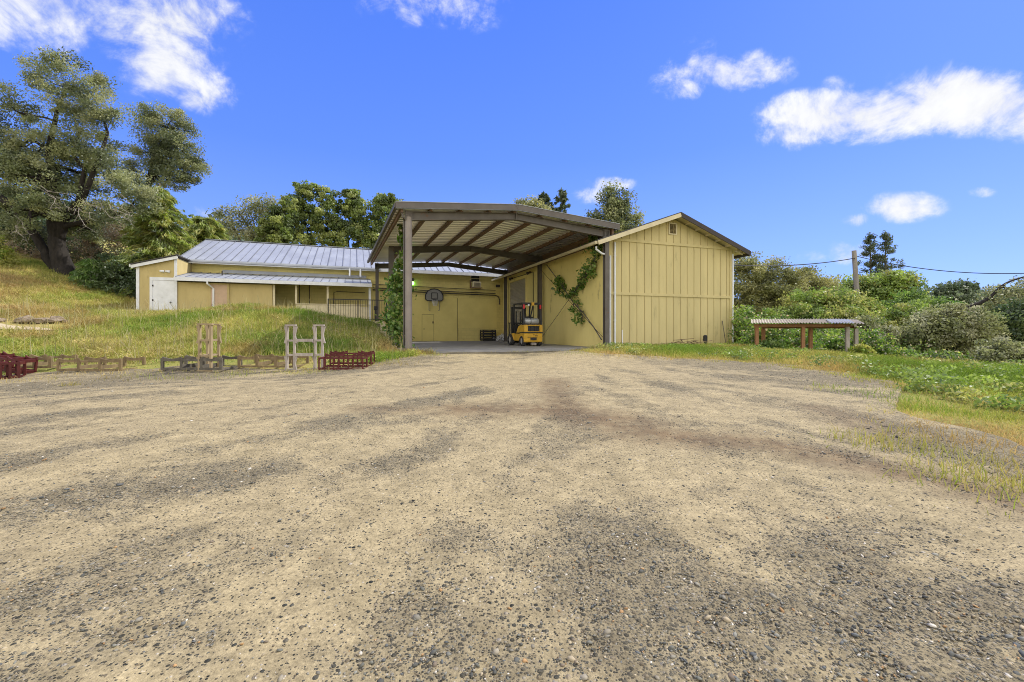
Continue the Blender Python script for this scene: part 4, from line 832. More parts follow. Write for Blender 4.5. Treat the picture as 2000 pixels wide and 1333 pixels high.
def build_crate_bags():
    u = onv(953, 14.2); t = thing('black_crate', 'black slatted plastic crate standing against the block wall', 'crate', (u, 14.2, 0), 'P')
    w, d, h = .46, .40, .80; c = MB(); c.box(u - w, u + w, 14.2 - d, 14.2 + d, .0, .06)
    for x in (-1, 1):
        for y in (-1, 1): c.box(u + x * w - .04, u + x * w + .04, 14.2 + y * d - .04, 14.2 + y * d + .04, .06, h)
    for z in (.14, .34, .54, .72):
        for y in (-1, 1): c.box(u - w + .041, u + w - .041, 14.2 + y * d - .02, 14.2 + y * d + .02, z - .06, z + .07)
        for x in (-1, 1): c.box(u + x * w - .02, u + x * w + .02, 14.2 - d + .041, 14.2 + d - .041, z - .06, z + .07)
    obj('crate_body', c, M_black, t); l = MB().box(u - w - .03, u + w + .03, 14.2 - d - .03, 14.2 + d + .03, h + .002, h + .05); obj('lid', l, M_black, t, bevel=.01)
    import bmesh as bm_
    spots = [(972, 14.0, .34, .22, 'crumpled white plastic bag lying next to the black crate'), (983, 13.9, .36, .30, 'crumpled white plastic bag heaped highest in the pile'), (990, 13.5, .30, .20, 'crumpled white plastic bag closest to the forklift')]
    for px, v, r, h, lab in spots:
        u = onv(px, v); b = bm_.new(); bm_.ops.create_icosphere(b, subdivisions=4, radius=1)
        sd = random.random() * 40
        for q in b.verts:
            n = math.sin(q.co.x * 5 + sd) * math.sin(q.co.y * 6 + sd * 2) * math.sin(q.co.z * 5 + sd) + .5 * math.sin(q.co.x * 13 + sd) * math.sin(q.co.y * 12 + q.co.z * 9)
            q.co *= 1 + .28 * n; q.co = Vector((q.co.x * r, q.co.y * r * .9, max(q.co.z * h, -h * .7) + h * .7))
        me = bpy.data.meshes.new('plastic_bag'); b.to_mesh(me); b.free(); o = bpy.data.objects.new('plastic_bag', me); COL.objects.link(o); me.materials.append(M_tarp); o.location = PW((u, v, 0.0)); o.rotation_euler = (0, 0, TH)
        tag(o, lab, 'bag', 'white plastic bags by the wall')
build_crate_bags()

# ---- low barrel cradles: two ladder frames joined by cross boards
def rack(name, label, mt, L, D, H, loc, rot, w=.055, group='wooden barrel racks along the yard edge', notch=True, bays=3, thin=False):
    t = thing(name, label, 'rack', loc, 'L', rot, group)
    xs = [-L / 2 + w / 2, -L / 2 + L * .335, L / 2 - L * .335, L / 2 - w / 2]
    for y in (-D / 2, D / 2):
        f = MB(); f.box(-L / 2, L / 2, y - w * .35, y + w * .35, H - w, H); f.box(-L / 2, L / 2, y - w * .35, y + w * .35, .0, w)
        for x in xs: f.box(x - w / 2 + (0 if thin else -.008), x + w / 2 + (0 if thin else .008), y - w * .36 - .003, y + w * .36 + .003, .002, H + (.035 if not thin else .01))
        fr = obj('frame', f, mt, t)
        if notch:
            for a, b in ((xs[0], xs[1]), (xs[2], xs[3])):
                c = MB(); n = 9; top = []; 
                for i in range(n): q = i / (n - 1); top.append((a + (b - a) * q, H + .005 + .055 * abs(2 * q - 1) ** 1.4 + .004))
                poly = [(a, H + .002)] + top[0:n] + [(b, H + .002)]
                c.prism(poly, 1, y - w * .3, y + w * .3); obj('cradle', c, mt, fr)
    for x in xs[1:3] if not thin else xs:
        for z in ((H * .34,) if not thin else (w * .5, H - w * .5)): c = MB(); c.box(x - w * .35, x + w * .35, -D / 2 + w * .4, D / 2 - w * .4, z - w * .8, z + w * .8); obj('cross_board', c, mt, t)
    for x in (xs[0], xs[3]): c = MB(); c.box(x - w * .35, x + w * .35, -D / 2 + w * .4, D / 2 - w * .4, .001, w * .9); obj('end_board', c, mt, t)
    return t
def at_ground(px, py, lift=.0):
    x, y = gp(px, py); return (x, y, h1(x, y) + lift)
x, y, z = at_ground(175, 727); rack('barrel_rack', 'tan wooden rack lying flat alone in the grass, nearest the tilted red rack', M_wood, 1.68, .75, .28, (x, y + .37, z + .03), math.radians(1))
x, y, z = at_ground(375, 726); rack('barrel_rack', 'dark grey wooden rack lying flat behind the upright tan rack', M_darkwood, 1.6, .8, .28, (x, y + .4, z + .04), math.radians(-1))
x, y, z = at_ground(520, 722); rack('barrel_rack', 'tan wooden rack lying flat left of the grey upright rack', M_wood, 1.55, .75, .27, (x, y + .4, z + .05), math.radians(-1))
x, y, z = at_ground(48, 722); rack('barrel_rack', 'tan wooden rack lying flat behind the tilted red rack', M_wood, 1.3, .75, .28, (x, y + .4, z + .03), math.radians(3))
def standing(name, label, mt, px0, px1, pyt, pyb, dx, dy, sep, group='wooden barrel racks along the yard edge'):
    """rack stood on end: two narrow ladder frames joined by boards at two heights"""
    x, y, z = at_ground((px0 + px1) / 2, pyb); k = y / F; w = (px1 - px0) * k; H = (pyb - pyt) * k
    t = thing(name, label, 'rack', (x, y, z - .02), 'L', 0, group)
    p = .05
    for i in (0, 1):
        ox, oy = (0, 0) if i == 0 else (dx, dy)
        f = MB(); f.box(ox - w / 2, ox - w / 2 + p, oy - .035, oy + .035, 0, H); f.box(ox + w / 2 - p, ox + w / 2, oy - .03, oy + .03, 0, H); f.box(ox - w / 2 - .02, ox + w / 2 + .02, oy - .04, oy + .04, H + .001, H + .045)
        for zz in (.02, H * .34, H * .66): f.box(ox - w / 2 + p, ox + w / 2 - p, oy - .03, oy + .03, zz, zz + .05)
        fr = obj('frame', f, mt, t)
        for z0, z1 in ((H * .62, H * .99), (H * .0, H * .33)):
            for sd in (-1, 1):
                if i == 0 and sd == 1 and abs(dx) < .4: continue
                c = MB(); n = 8; a = ox + sd * w / 2; poly = [(a, z0)] + [(a + sd * (.004 + .05 * abs(2 * q / (n - 1) - 1) ** 1.3), z0 + (z1 - z0) * q / (n - 1)) for q in range(n)] + [(a, z1)]
                c.prism(poly, 1, oy - .025, oy + .025); obj('cradle', c, mt, fr)
    for zz in (.36, .68):
        c = MB()
        for q in (-1, 1):
            xx = q * (w / 2 - p - .0) * .9
            if abs(dx) > .4: c.box(w / 2 + .002, dx - w / 2 - .002, q * .0 - .03, .03, H * zz - .03, H * zz + .045) if q == 1 else None
            else: c.bar((xx, .04, H * zz), (xx + dx, dy - .04, H * zz), .07, .035)
        obj('cross_board', c, mt, t)
    return t
standing('upright_rack', 'tan wooden rack stood on end among the low grey racks', M_palewood, 388, 414, 634, 727, -.17, .55, 0)
standing('upright_rack', 'pale grey weathered rack stood on end as two ladder frames joined by boards', M_greywood, 559, 577, 636, 724, .70, .10, 0)
x, y, z = at_ground(667, 724); rack('steel_rack', 'front most dark red steel rack lying flat beside the grey upright rack', M_redsteel, 1.14, .30, .30, (x - .02, y + .16, z + .02), 0, .029, 'red steel barrel racks', False, thin=True)
rack('steel_rack', 'dark red steel rack lying flat directly behind the front red one', M_redsteel, 1.14, .30, .30, (x - .06, y + .62, z + .05), math.radians(-1), .029, 'red steel barrel racks', True, thin=True)
rack('steel_rack', 'dark red steel rack lying flat farthest back in the red trio', M_redsteel, 1.14, .30, .30, (x - .12, y + 1.1, z + .09), math.radians(2), .029, 'red steel barrel racks', True, thin=True)
x, y, z = at_ground(22, 733); rack('steel_rack', 'dark red steel rack leaning tilted at the left end of the row', M_redsteel, 1.05, .4, .34, (x - .18, y + .1, z + .13), (0, math.radians(9), math.radians(-4)), .05, 'red steel barrel racks', True, thin=True)
x, y, z = at_ground(8, 741); rack('steel_rack', 'small dark red steel frame standing in front of the tilted red rack', M_redsteel, .5, .45, .42, (x - .02, y + .12, z), (0, 0, math.radians(35)), .05, 'red steel barrel racks', False, thin=True)

def build_shelter():
    Y = 17.6; g = lambda px: (px - 1000) / F
    A = (g(1478) * 17.4, 17.4); B = (g(1655) * 16.8, 16.8)
    d = Vector((B[0] - A[0], B[1] - A[1], 0)); L = d.length; d.normalize(); n = Vector((-d.y, d.x, 0))
    c = Vector(((A[0] + B[0]) / 2, (A[1] + B[1]) / 2, 0)); zg = h1(c.x, c.y); zt = ZC + (647 - 633) / F * 17.2 - zg
    t = thing('open_shelter', 'low open timber shelter with a pale corrugated roof in front of the brambles', 'shelter', (c.x, c.y, zg), 'L', math.atan2(d.y, d.x))
    D = .62
    for x in (-L / 2, .06, L / 2):
        for y in (0, D):
            p = MB(); xo = x + (.46 if y and x < -1 else .54 if y and x < 1 else .62 if y else 0); zz = h1(*(c + d * xo + n * y)[:2]) - zg
            p.box(xo - .06, xo + .06, y - .055, y + .055, zz - .4, zt - (.12 if y == 0 else .18)); obj('post', p, M_redwood if x < .5 else M_greywood, t)
    for y, dz in ((0, 0), (D, -.06)):
        b = MB(); xs_ = .5 * y / D; b.box(-L / 2 - .1 + xs_, L / 2 + .1 + xs_, y - .04, y + .04, zt - .118 + dz, zt - .005 + dz); obj('beam', b, M_redwood, t)
    b = MB(); b.bar((L / 2 + .12, -.3, zt - .06), (L / 2 + .75, D + .3, zt - .16), .07, .11); obj('end_beam', b, M_greywood, t)
    r = MB(); vs = []; fs = []; m = 76
    for i in range(m + 1):
        x = -L / 2 - .32 + (L + .72) * i / m; dz = .024 * math.sin(i * math.pi / 1.0 + .5 * math.pi) + (-.05 * max(0, (x - L / 2 + .5)) ** 2)
        for y in (-.35, D + .55): vs.append((x + (.5 if y > 0 else 0), y, zt + .03 + dz + (.19 if y > 0 else 0)))
    for i in range(m): fs.append((2 * i, 2 * i + 2, 2 * i + 3, 2 * i + 1))
    r.add(vs, fs); obj('roof_panel', r, M_poly, t)
    r = MB(); vs = []; fs = []
    for i in range(17):
        x = L / 2 - .78 + .8 * i / 16
        for y in (-.42, .6): vs.append((x + (.3 if y > 0 else 0), y, zt + .065 + .016 * math.cos(i * math.pi) + (.12 if y > 0 else -.05)))
    for i in range(16): fs.append((2 * i, 2 * i + 2, 2 * i + 3, 2 * i + 1))
    r.add(vs, fs); tag(obj('loose_panel', r, M_galv, t), 'loose metal sheet lying askew at the roof end')
build_shelter()

def build_pole():
    b = W(1678, 640, 27); tp = W(1668, 490, 27); zg = h1(b[0], b[1])
    t = thing('utility_pole', 'leaning weathered wooden utility pole rising out of the brambles', 'pole', (b[0], b[1], zg))
    k = (b[0] - tp[0]) / (tp[2] - b[2])
    p = MB().tube([(b[0] + k * (b[2] - zg + .4), b[1], zg - .4), b, tp], [.165, .16, .125], 14); obj('pole_shaft', p, M_pole, t, smooth=False)
    p = MB(); q = W(1669, 505, 26.9); p.tube([q, (q[0] - .25, q[1] - .15, q[2] - .05)], .03, 6); obj('insulator', p, M_dark, t)
    def cable(label, a, c, sag, r, n=24):
        a, c = Vector(a), Vector(c); pts = [a.lerp(c, i / n) - Vector((0, 0, sag * 4 * (i / n) * (1 - i / n))) for i in range(n + 1)]
        tag(obj('power_cable', MB().tube(pts, r, 6), M_wire, None), label, 'cable')
    cable('thick black cable running from the pole to the tan gabled building', W(1668, 505, 26.9), PW((7.3, 1.2, 4.3)), .25, .028)
    cable('black cable sagging from the pole to the right over the bare leaning tree', W(1670, 500, 27), W(2100, 528, 23), .55, .022)
    cable('low thin cable crossing the far bushes right of the sapling', W(1800, 597, 33), W(2060, 608, 30), .1, .03)
build_pole()

def build_small():
    u = onv(1377.5, -.3); t = thing('vent_pipe', 'short black standpipe in the weeds before the gabled wall', 'pipe', (u, -.3, 0), 'P')
    p = MB().tube([(u, -.3, -.2), (u, -.3, .25), (u, -.3, .26), (u, -.3, .52), (u, -.3, .56)], [.07, .07, .10, .10, .05], 12); obj('pipe_body', p, M_black, t)
    p = MB().box(u - .02, u + .02, -.3, -.16, .3, .36); obj('spout', p, M_black, t)
    u = onv(1216, -.35); tag(obj('stub_pipe', MB().tube([(u, -.35, -.1), (u + .02, -.3, .8)], .022, 8), M_pvc, None, off=(0, 0, 0)), 'thin white pipe stub standing near the left corner of the gabled wall', 'pipe')
    o = bpy.data.objects['stub_pipe']; o.location = O; o.rotation_euler = (0, 0, TH)
    a, b = onv(1411, -.06), onv(1418, -.3); o = obj('leaning_stick', MB().tube([(a, -.05, onz(627, a, 0)), (b, -.32, -.05)], .018, 6), M_darkwood, None, off=(0, 0, 0)); o.location = O; o.rotation_euler = (0, 0, TH)
    tag(o, 'dark stick leaning on the right end of the battened wall', 'stick')
    u = onv(1343, -1.0); t = thing('lattice_pile', 'heap of broken pale wooden lattice lying in the grass before the gabled wall', 'wood pile', (u, -1.0, 0), 'P')
    for i in range(16):
        a = random.uniform(-.9, .9); z = .08 + random.random() * .32; an = random.choice((0, .12, -.1, 1.5, 1.2)); l = random.uniform(.4, .9) if abs(an) < 1 else .35
        p = MB().bar((u + a - l * math.cos(an) * .8, -1.0 - l * math.sin(an) * .5 + random.uniform(-.2, .2), z - .05), (u + a + l * math.cos(an) * .8, -1.0 + l * math.sin(an) * .5, z + random.uniform(-.05, .12)), .045, .018); obj('slat', p, M_wood, t)
    # white plank in front of the tan door
    a = W(376, 605, 22.0); b = W(440, 607, 22.4); tag(obj('fallen_plank', MB().bar(a, b, .14, .06), M_white, None, off=(0, 0, 0)), 'pale plank lying in tall grass below the pinkish door', 'plank')
    for px0, px1, py, Yd, lab in ((1795, 1845, 722, 12.6, 'rotten timber beam lying in the green weeds before the grey bush'), (1672, 1700, 710, 14, 'short rotten timber lying in the weeds right of the shelter')):
        a, b = (px0 - 1000) / F * Yd, (px1 - 1000) / F * (Yd - .3); z0, z1 = h1(a, Yd), h1(b, Yd - .3)
        tag(obj('timber_beam', MB().bar((a, Yd, z0 + .13), (b, Yd - .3, z1 + .12), .16, .15), M_darkwood, None, off=(0, 0, 0)), lab, 'timber')
    # rocks in the cut bank on the left
    import bmesh as bm_
    rr = random.Random(4)
    t = thing('rock_ledge', 'ledge of broken brown rock exposed in the grassy bank at far left', 'rock ledge', (W(60, 627, 17.6)[0], 17.6, h1(W(60, 627, 17.6)[0], 17.6)))
    for i in range(26):
        px = rr.uniform(-60, 135); py = 621 + rr.uniform(-2, 8); Yd = 17.2 + rr.uniform(-.15, .25) + px * .003; x, y, z = W(px, py, Yd); r = rr.uniform(.12, .3)
        b = bm_.new(); bm_.ops.create_icosphere(b, subdivisions=2, radius=1); s1, s2, s3 = rr.uniform(1, 1.9), rr.uniform(.7, 1), rr.uniform(.35, .75)
        for q in b.verts: k = 1 + rr.uniform(-.22, .22); q.co = Vector((q.co.x * s1 * r * k, q.co.y * s2 * r * k, q.co.z * s3 * r * k)); q.co += Vector((x, y, min(z, h1(x, y) + .12)))
        mb = MB(); b.verts.index_update(); mb.add([q.co[:] for q in b.verts], [[q.index for q in f.verts] for f in b.faces]); b.free(); obj('rock', mb, M_rock, t)
build_small()
#@@OBJ
# ================================================================ PLANTS
def leaf_quads(P, size, col, asp=.55, axis=None, droop=0):
    n = len(P); a = RNG.normal(size=(n, 3)); a[:, 2] -= droop
    if axis is not None: a = axis + a * .33
    a /= np.linalg.norm(a, axis=1)[:, None]
    b = RNG.normal(size=(n, 3)); b -= (b * a).sum(1)[:, None] * a; b /= np.linalg.norm(b, axis=1)[:, None]
    L = (size * RNG.uniform(.65, 1.35, n))[:, None]; V = np.stack([P - a * L * .5, P + b * L * asp * .5, P + a * L * .5, P - b * L * asp * .5], 1)
    return V.reshape(-1, 3), np.repeat(col, 4, 0), np.arange(4 * n).reshape(n, 4)
LEAFK = 1.75
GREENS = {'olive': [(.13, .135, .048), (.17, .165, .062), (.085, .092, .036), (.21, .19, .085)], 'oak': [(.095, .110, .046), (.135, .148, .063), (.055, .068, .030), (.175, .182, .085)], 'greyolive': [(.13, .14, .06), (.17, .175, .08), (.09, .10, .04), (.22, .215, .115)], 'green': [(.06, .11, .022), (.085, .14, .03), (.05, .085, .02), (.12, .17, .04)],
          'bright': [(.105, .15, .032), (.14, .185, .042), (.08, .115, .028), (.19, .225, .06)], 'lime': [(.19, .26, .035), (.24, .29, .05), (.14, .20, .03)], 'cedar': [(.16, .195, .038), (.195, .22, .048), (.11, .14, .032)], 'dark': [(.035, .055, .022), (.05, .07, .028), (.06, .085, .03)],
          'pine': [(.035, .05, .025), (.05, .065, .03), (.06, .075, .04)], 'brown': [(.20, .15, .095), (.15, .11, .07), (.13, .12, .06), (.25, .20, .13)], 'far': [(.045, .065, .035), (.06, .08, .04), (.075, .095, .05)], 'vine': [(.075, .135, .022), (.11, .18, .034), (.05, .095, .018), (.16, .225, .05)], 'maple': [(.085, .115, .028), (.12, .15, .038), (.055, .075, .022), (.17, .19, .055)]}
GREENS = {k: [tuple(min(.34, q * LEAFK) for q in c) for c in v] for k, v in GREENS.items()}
def lobes_to(lobes, Y):
    r = []
    for lb in lobes:
        px, py, rx, ry = lb[:4]; dy = lb[4] if len(lb) > 4 else 0; c = W(px, py, Y + dy); r.append((c, (rx * Y / F, rx * Y / F * .85, ry * Y / F)))
    return r
def crown_pts(LB, K, cr, N, bias=.45, flat=.7):
    vol = np.array([(r[0] * r[1] * r[2]) ** .72 for c, r in LB]); k = np.maximum(3, (K * vol / vol.sum())).astype(int); cl = []; idx = []
    for i, ((c, r), kk) in enumerate(zip(LB, k)):
        d = RNG.normal(size=(kk, 3)); d /= np.linalg.norm(d, axis=1)[:, None]; rad = RNG.random(kk) ** bias
        cl.append(np.array(c) + d * rad[:, None] * np.array(r)); idx += [i] * kk
    cl = np.concatenate(cl); w = RNG.uniform(.4, 1.6, len(cl)); w /= w.sum(); ci = RNG.choice(len(cl), N, p=w)
    rs = cr * RNG.uniform(.6, 1.4, len(cl)); P = cl[ci] + np.clip(RNG.normal(size=(N, 3)), -1.5, 1.5) * rs[ci][:, None] * np.array([1, 1, flat]) * .55
    return P, ci, cl, np.array(idx)
def make_crown(LB, pal, K, cr, N, ls, asp=.55, bias=.45, flat=.7, droop=0):
    P, ci, cl, idx = crown_pts(LB, K, cr, N, bias, flat); pal = np.array(GREENS[pal])
    cc = pal[RNG.integers(0, len(pal), len(cl))] * RNG.uniform(.85, 1.15, (len(cl), 1)); col = cc[ci] * RNG.uniform(.8, 1.25, (N, 1))
    V, C, Fq = leaf_quads(P, np.full(N, ls), col, asp, droop=droop); return V, C, Fq, cl, idx
def tree(name, label, cat, Y, base_px, lobes, pal, N, ls, K, cr, limbs=(), bark=None, trunk_w=.25, group=None, twigs=60, bias=.45, flat=.7, droop=0, asp=.55, base=None, extra=None):
    LB = lobes_to(lobes, Y)
    if base is None: bx = (base_px - 1000) / F * Y; base = (bx, Y, h1(bx, Y))
    t = thing(name, label, cat, base, group=group)
    V, C, Fq, cl, idx = make_crown(LB, pal, K, cr, N, ls, asp, bias, flat, droop)
    mb = MB(); nodes = []
    if not limbs:
        top = min(LB, key=lambda q: abs(q[0][0] - base[0]) + .3 * abs(q[0][2] - base[2]))[0]; B = Vector(base); T_ = Vector(top)
        m = B.lerp(T_, .5) + Vector((random.uniform(-.1, .1) * trunk_w * 4, 0, 0)); pts = [B - Vector((0, 0, .2)), B.lerp(m, .6), m, T_]
        mb.tube(pts, [trunk_w, trunk_w * .75, trunk_w * .6, trunk_w * .25], 8); nodes += [(Vector(p), trunk_w * .5) for p in (m, T_, B.lerp(m, .6))]
    for lm in limbs:
        pts = []; rd = []
        for q in lm:
            px, py, wd = q[:3]; dy = q[3] if len(q) > 3 else 0; pts.append(Vector(W(px, py, Y + dy))); rd.append(wd * Y / F / 2)
        # smooth
        P2 = []; R2 = []
        for i in range(len(pts) - 1):
            for k in range(4): f = k / 4; P2.append(pts[i].lerp(pts[i + 1], f) + Vector((random.gauss(0, .03), random.gauss(0, .03), random.gauss(0, .02))) * (rd[i] * 3)); R2.append(rd[i] * (1 - f) + rd[i + 1] * f)
        P2.append(pts[-1]); R2.append(rd[-1]); mb.tube(P2, R2, 9); nodes += [(p, r) for p, r in zip(P2[3:], R2[3:])]
    # boughs to every lobe, twigs to many leaf clumps
    tr = random.Random(len(label))
    for i, (c, r) in enumerate(LB):
        c = Vector(c); nd, nr = min(nodes, key=lambda q: (q[0] - c).length); nn_ = [nd.lerp(c, f) + Vector((tr.gauss(0, .06), tr.gauss(0, .06), tr.gauss(0, .05))) * (nd - c).length for f in (.35, .7)]
        r0 = max(.02, min(nr * .7, trunk_w * .5)); mb.tube([nd] + nn_ + [c], [r0, r0 * .75, r0 * .55, r0 * .35], 6)
        sub = np.where(idx == i)[0]; tr.shuffle(sub_ := list(sub)); share = max(2, int(twigs * len(sub) / len(cl)))
        chain = [nd] + nn_ + [c]
        for j in sub_[:share]:
            q = Vector(cl[j]); s_ = min(chain, key=lambda p: (p - q).length); md = s_.lerp(q, .5) + Vector((tr.gauss(0, .08), tr.gauss(0, .08), tr.gauss(0, .08) + .03)) * (s_ - q).length
            mb.tube([s_, md, q], [r0 * .32, r0 * .2, r0 * .07], 4, cap=False)
    obj('trunk', mb, bark or M_bark2, t, smooth=True)
    if extra:
        db = MB(); er = random.Random(5)
        for px, py, dx, dy_, m in extra:
            for i in range(m):
                a = Vector(W(px + er.uniform(-14, 14), py + er.uniform(-12, 12), Y - er.uniform(1.5, 3.2))); p = [a]
                for q in range(4): p.append(p[-1] + Vector(((dx + er.gauss(0, 6)) * Y / F, er.gauss(0, .1), -(dy_ + er.gauss(0, 6)) * Y / F)))
                db.tube(p, [.014, .012, .010, .007, .004], 4, cap=False)
                for q in (1, 2, 3): b = p[q] + Vector((er.gauss(0, .35), er.gauss(0, .2), er.gauss(-.1, .25))); db.tube([p[q], b], [.012, .004], 4, cap=False)
        tag(obj('dead_twigs', db, M_twig, t), None, kind='stuff')
    npmesh('crown', V, Fq, M_leaf, t, col=C); return t
def big_oak_bits(mb): pass
tree('oak_tree', 'huge dark trunked oak with spreading crown on the grassy rise at left', 'tree', 27.5, 128,
     [(135, 175, 75, 58), (70, 150, 35, 30), (185, 235, 55, 55), (20, 210, 42, 48), (60, 275, 70, 42), (150, 285, 75, 42, .5), (200, 320, 50, 32), (25, 320, 60, 42, -1), (85, 350, 62, 42, -1), (60, 410, 60, 36, -1.5), (10, 395, 50, 42, 1), (165, 395, 45, 32, 1), (255, 375, 55, 36, -.5), (215, 415, 45, 25, -1), (120, 420, 45, 25, 1.5), (-60, 280, 70, 80), (30, 450, 45, 26, 1.5), (180, 450, 45, 26, 1.5), (75, 460, 40, 24, 2.2), (240, 345, 36, 26, 1), (120, 350, 50, 34, 2), (60, 330, 45, 34, 2), (180, 350, 40, 30, 2)], 'oak', 115000, .12, 560, .5,
     limbs=[[(128, 556, 40), (118, 510, 30), (112, 470, 25), (108, 430, 24), (100, 350, 15), (95, 290, 11), (110, 220, 6), (130, 170, 3)], [(122, 550, 18, .2), (95, 505, 17, .1), (65, 455, 14), (25, 400, 14), (-20, 375, 12), (-60, 330, 8)],
            [(112, 470, 22), (125, 425, 18), (155, 400, 14), (170, 370, 9), (190, 320, 7), (210, 260, 5), (200, 220, 3)], [(115, 450, 13), (135, 440, 10), (175, 432, 9), (205, 428, 6), (250, 410, 4), (270, 385, 3)], [(150, 405, 9), (165, 330, 7), (140, 300, 6), (160, 250, 4)]], bark=M_bark, twigs=380, bias=.36, trunk_w=.5, extra=[(90, 375, 6, 6, 5), (150, 400, 8, 4, 5), (210, 400, 9, 5, 5), (40, 430, 4, 8, 4)])
tree('oak_tree', 'grey green oak standing behind the cedar, its crown leaning right of the huge oak', 'tree', 33, 285,
     [(325, 250, 50, 40), (290, 225, 32, 22), (340, 300, 52, 38), (365, 330, 38, 28), (295, 300, 40, 30), (325, 350, 40, 22), (270, 345, 30, 30)], 'oak', 40000, .125, 240, .5,
     limbs=[[(285, 560, 16), (275, 470, 13), (285, 380, 10), (300, 310, 8), (325, 260, 4)], [(285, 375, 8), (310, 330, 6), (350, 310, 3)]], bark=M_bark, twigs=170, trunk_w=.3, bias=.36)
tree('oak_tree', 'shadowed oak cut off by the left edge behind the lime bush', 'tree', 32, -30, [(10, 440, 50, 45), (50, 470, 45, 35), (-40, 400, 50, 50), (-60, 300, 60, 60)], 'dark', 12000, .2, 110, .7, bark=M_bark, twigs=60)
def bush(label, Y, px, lobes, pal, N, ls, K, cr, group=None, cat='bush', name='bush', **k): return tree(name, label, cat, Y, px, lobes, pal, N, ls, K, cr, trunk_w=k.pop('trunk_w', .07), twigs=k.pop('twigs', 40), group=group, **k)
UG = 'bushes under the oaks'
bush('lime green bush at the left edge below the huge oak', 26, 8, [(8, 500, 24, 18), (-20, 490, 30, 30), (22, 512, 16, 10)], 'lime', 4200, .12, 60, .3)
bush('brownish dry scrub left of the huge oak trunk', 31, 60, [(60, 490, 40, 34), (95, 520, 40, 26), (30, 520, 40, 20), (110, 480, 30, 30)], 'brown', 6500, .15, 90, .5, UG)
bush('pale straw coloured scrub right of the huge oak trunk', 33, 215, [(200, 450, 40, 42), (240, 470, 40, 40), (180, 490, 34, 44), (220, 510, 40, 34)], 'brown', 8000, .16, 110, .5, UG, bias=.6)
bush('dark ivy green scrub between the two oak trunks', 34.5, 165, [(165, 470, 45, 50), (250, 440, 45, 40), (110, 470, 60, 50), (60, 440, 60, 50), (200, 520, 60, 40)], 'dark', 10000, .2, 120, .7, UG)
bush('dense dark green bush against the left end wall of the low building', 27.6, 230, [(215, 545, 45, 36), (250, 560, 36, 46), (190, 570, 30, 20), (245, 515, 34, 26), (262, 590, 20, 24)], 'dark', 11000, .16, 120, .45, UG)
def conifer(name, label, Y, base_px, top_px, top_py, base_py, widths, pal, whorl, per, kind, N_needle, ls, group=None, tw=.18, cat='tree'):
    """trunk with whorled boughs; widths: list of (fraction of height, half-width px); kind pine: tufts at bough ends, cedar: drooping sprays"""
    B = Vector(W(base_px, base_py, Y)); T = Vector(W(top_px, top_py, Y)); g = h1(B.x, B.y); Bg = Vector((B.x, B.y, g)); t = thing(name, label, cat, tuple(Bg), group=group)
    mb = MB(); mb.tube([Bg - Vector((0, 0, .2)), B.lerp(T, .5), T], [tw, tw * .6, tw * .12], 8); tips = []; axs = []; tr = random.Random(len(label) + 3)
    fr = [w[0] for w in widths]; wd = [w[1] for w in widths]
    for i in range(whorl):
        f = fr[0] + (1 - fr[0]) * (i + tr.uniform(-.3, .3)) / whorl; f = min(max(f, fr[0]), .985); c = B.lerp(T, f); R = float(np.interp(f, fr, wd)) * Y / F
        for k in range(per):
            a = tr.uniform(0, 2 * math.pi); l = R * tr.uniform(.55, 1.05); up = (.22 if kind == 'pine' else .12) * l; dr = 0 if kind == 'pine' else -.32 * l
            p1 = c + Vector((math.cos(a) * l * .5, math.sin(a) * l * .5, up)); p2 = c + Vector((math.cos(a) * l, math.sin(a) * l, up * (1.9 if kind == 'pine' else .6) + dr)); mb.tube([c, p1, p2], [tw * .2 * (1.1 - f), tw * .12 * (1.1 - f), .008], 4, cap=False)
            if kind == 'pine':
                tips.append((p2, .24)); 
                if tr.random() < .75: tips.append((p1.lerp(p2, .4) + Vector((tr.gauss(0, .2), tr.gauss(0, .2), .12)), .24))
                if tr.random() < .5: tips.append((c.lerp(p1, .7) + Vector((0, 0, .1)), .22))
            else:
                for q in range(7):
                    s_ = .22 + .78 * q / 6; m = (c.lerp(p1, s_ * 2) if s_ < .5 else p1.lerp(p2, s_ * 2 - 1)); side = Vector((-math.sin(a), math.cos(a), 0)) * tr.uniform(-.28, .28) * l * (1.15 - s_); tips.append((m + side + Vector((0, 0, -abs(side.length) * .25)), .16 + .05 * l)); axs.append((math.cos(a) * .7 + side.x * 1.2, math.sin(a) * .7 + side.y * 1.2, -.55))
    if kind == 'pine': tips.append((T, .25))
    P = np.array([p[:] for p, r in tips]); R = np.array([r for p, r in tips]); n = N_needle; ci = RNG.integers(0, len(P), n)
    off = RNG.normal(size=(n, 3)) * R[ci][:, None] * (.5 if kind == 'pine' else .6); 
    if kind == 'cedar': off *= .7; off[:, 2] = off[:, 2] * .25 - np.abs(RNG.normal(size=n)) * R[ci] * .35
    pal_ = np.array(GREENS[pal]); cc = pal_[RNG.integers(0, len(pal_), len(P))]; col = cc[ci] * RNG.uniform(.8, 1.25, (n, 1))
    V, C, Fq = leaf_quads(P[ci] + off, np.full(n, ls), col, .3) if kind == 'pine' else leaf_quads(P[ci] + off, np.full(n, ls), col, .16, axis=np.array(axs)[ci])
    obj('trunk', mb, M_bark2, t, smooth=True); npmesh('crown', V, Fq, M_leaf, t, col=C); return t
conifer('cedar_tree', 'light green drooping cedar beside the left end of the low building', 29.5, 318, 312, 358, 610, [(.05, 75), (.3, 82), (.55, 70), (.8, 42), (1, 10)], 'cedar', 22, 8, 'cedar', 30000, .42, tw=.25)
conifer('cedar_tree', 'spreading yellow green cedar with low plumes above the grey roof end', 36, 400, 400, 424, 560, [(.2, 60), (.6, 55), (.9, 35), (1, 20)], 'cedar', 14, 9, 'cedar', 15000, .46, tw=.2)
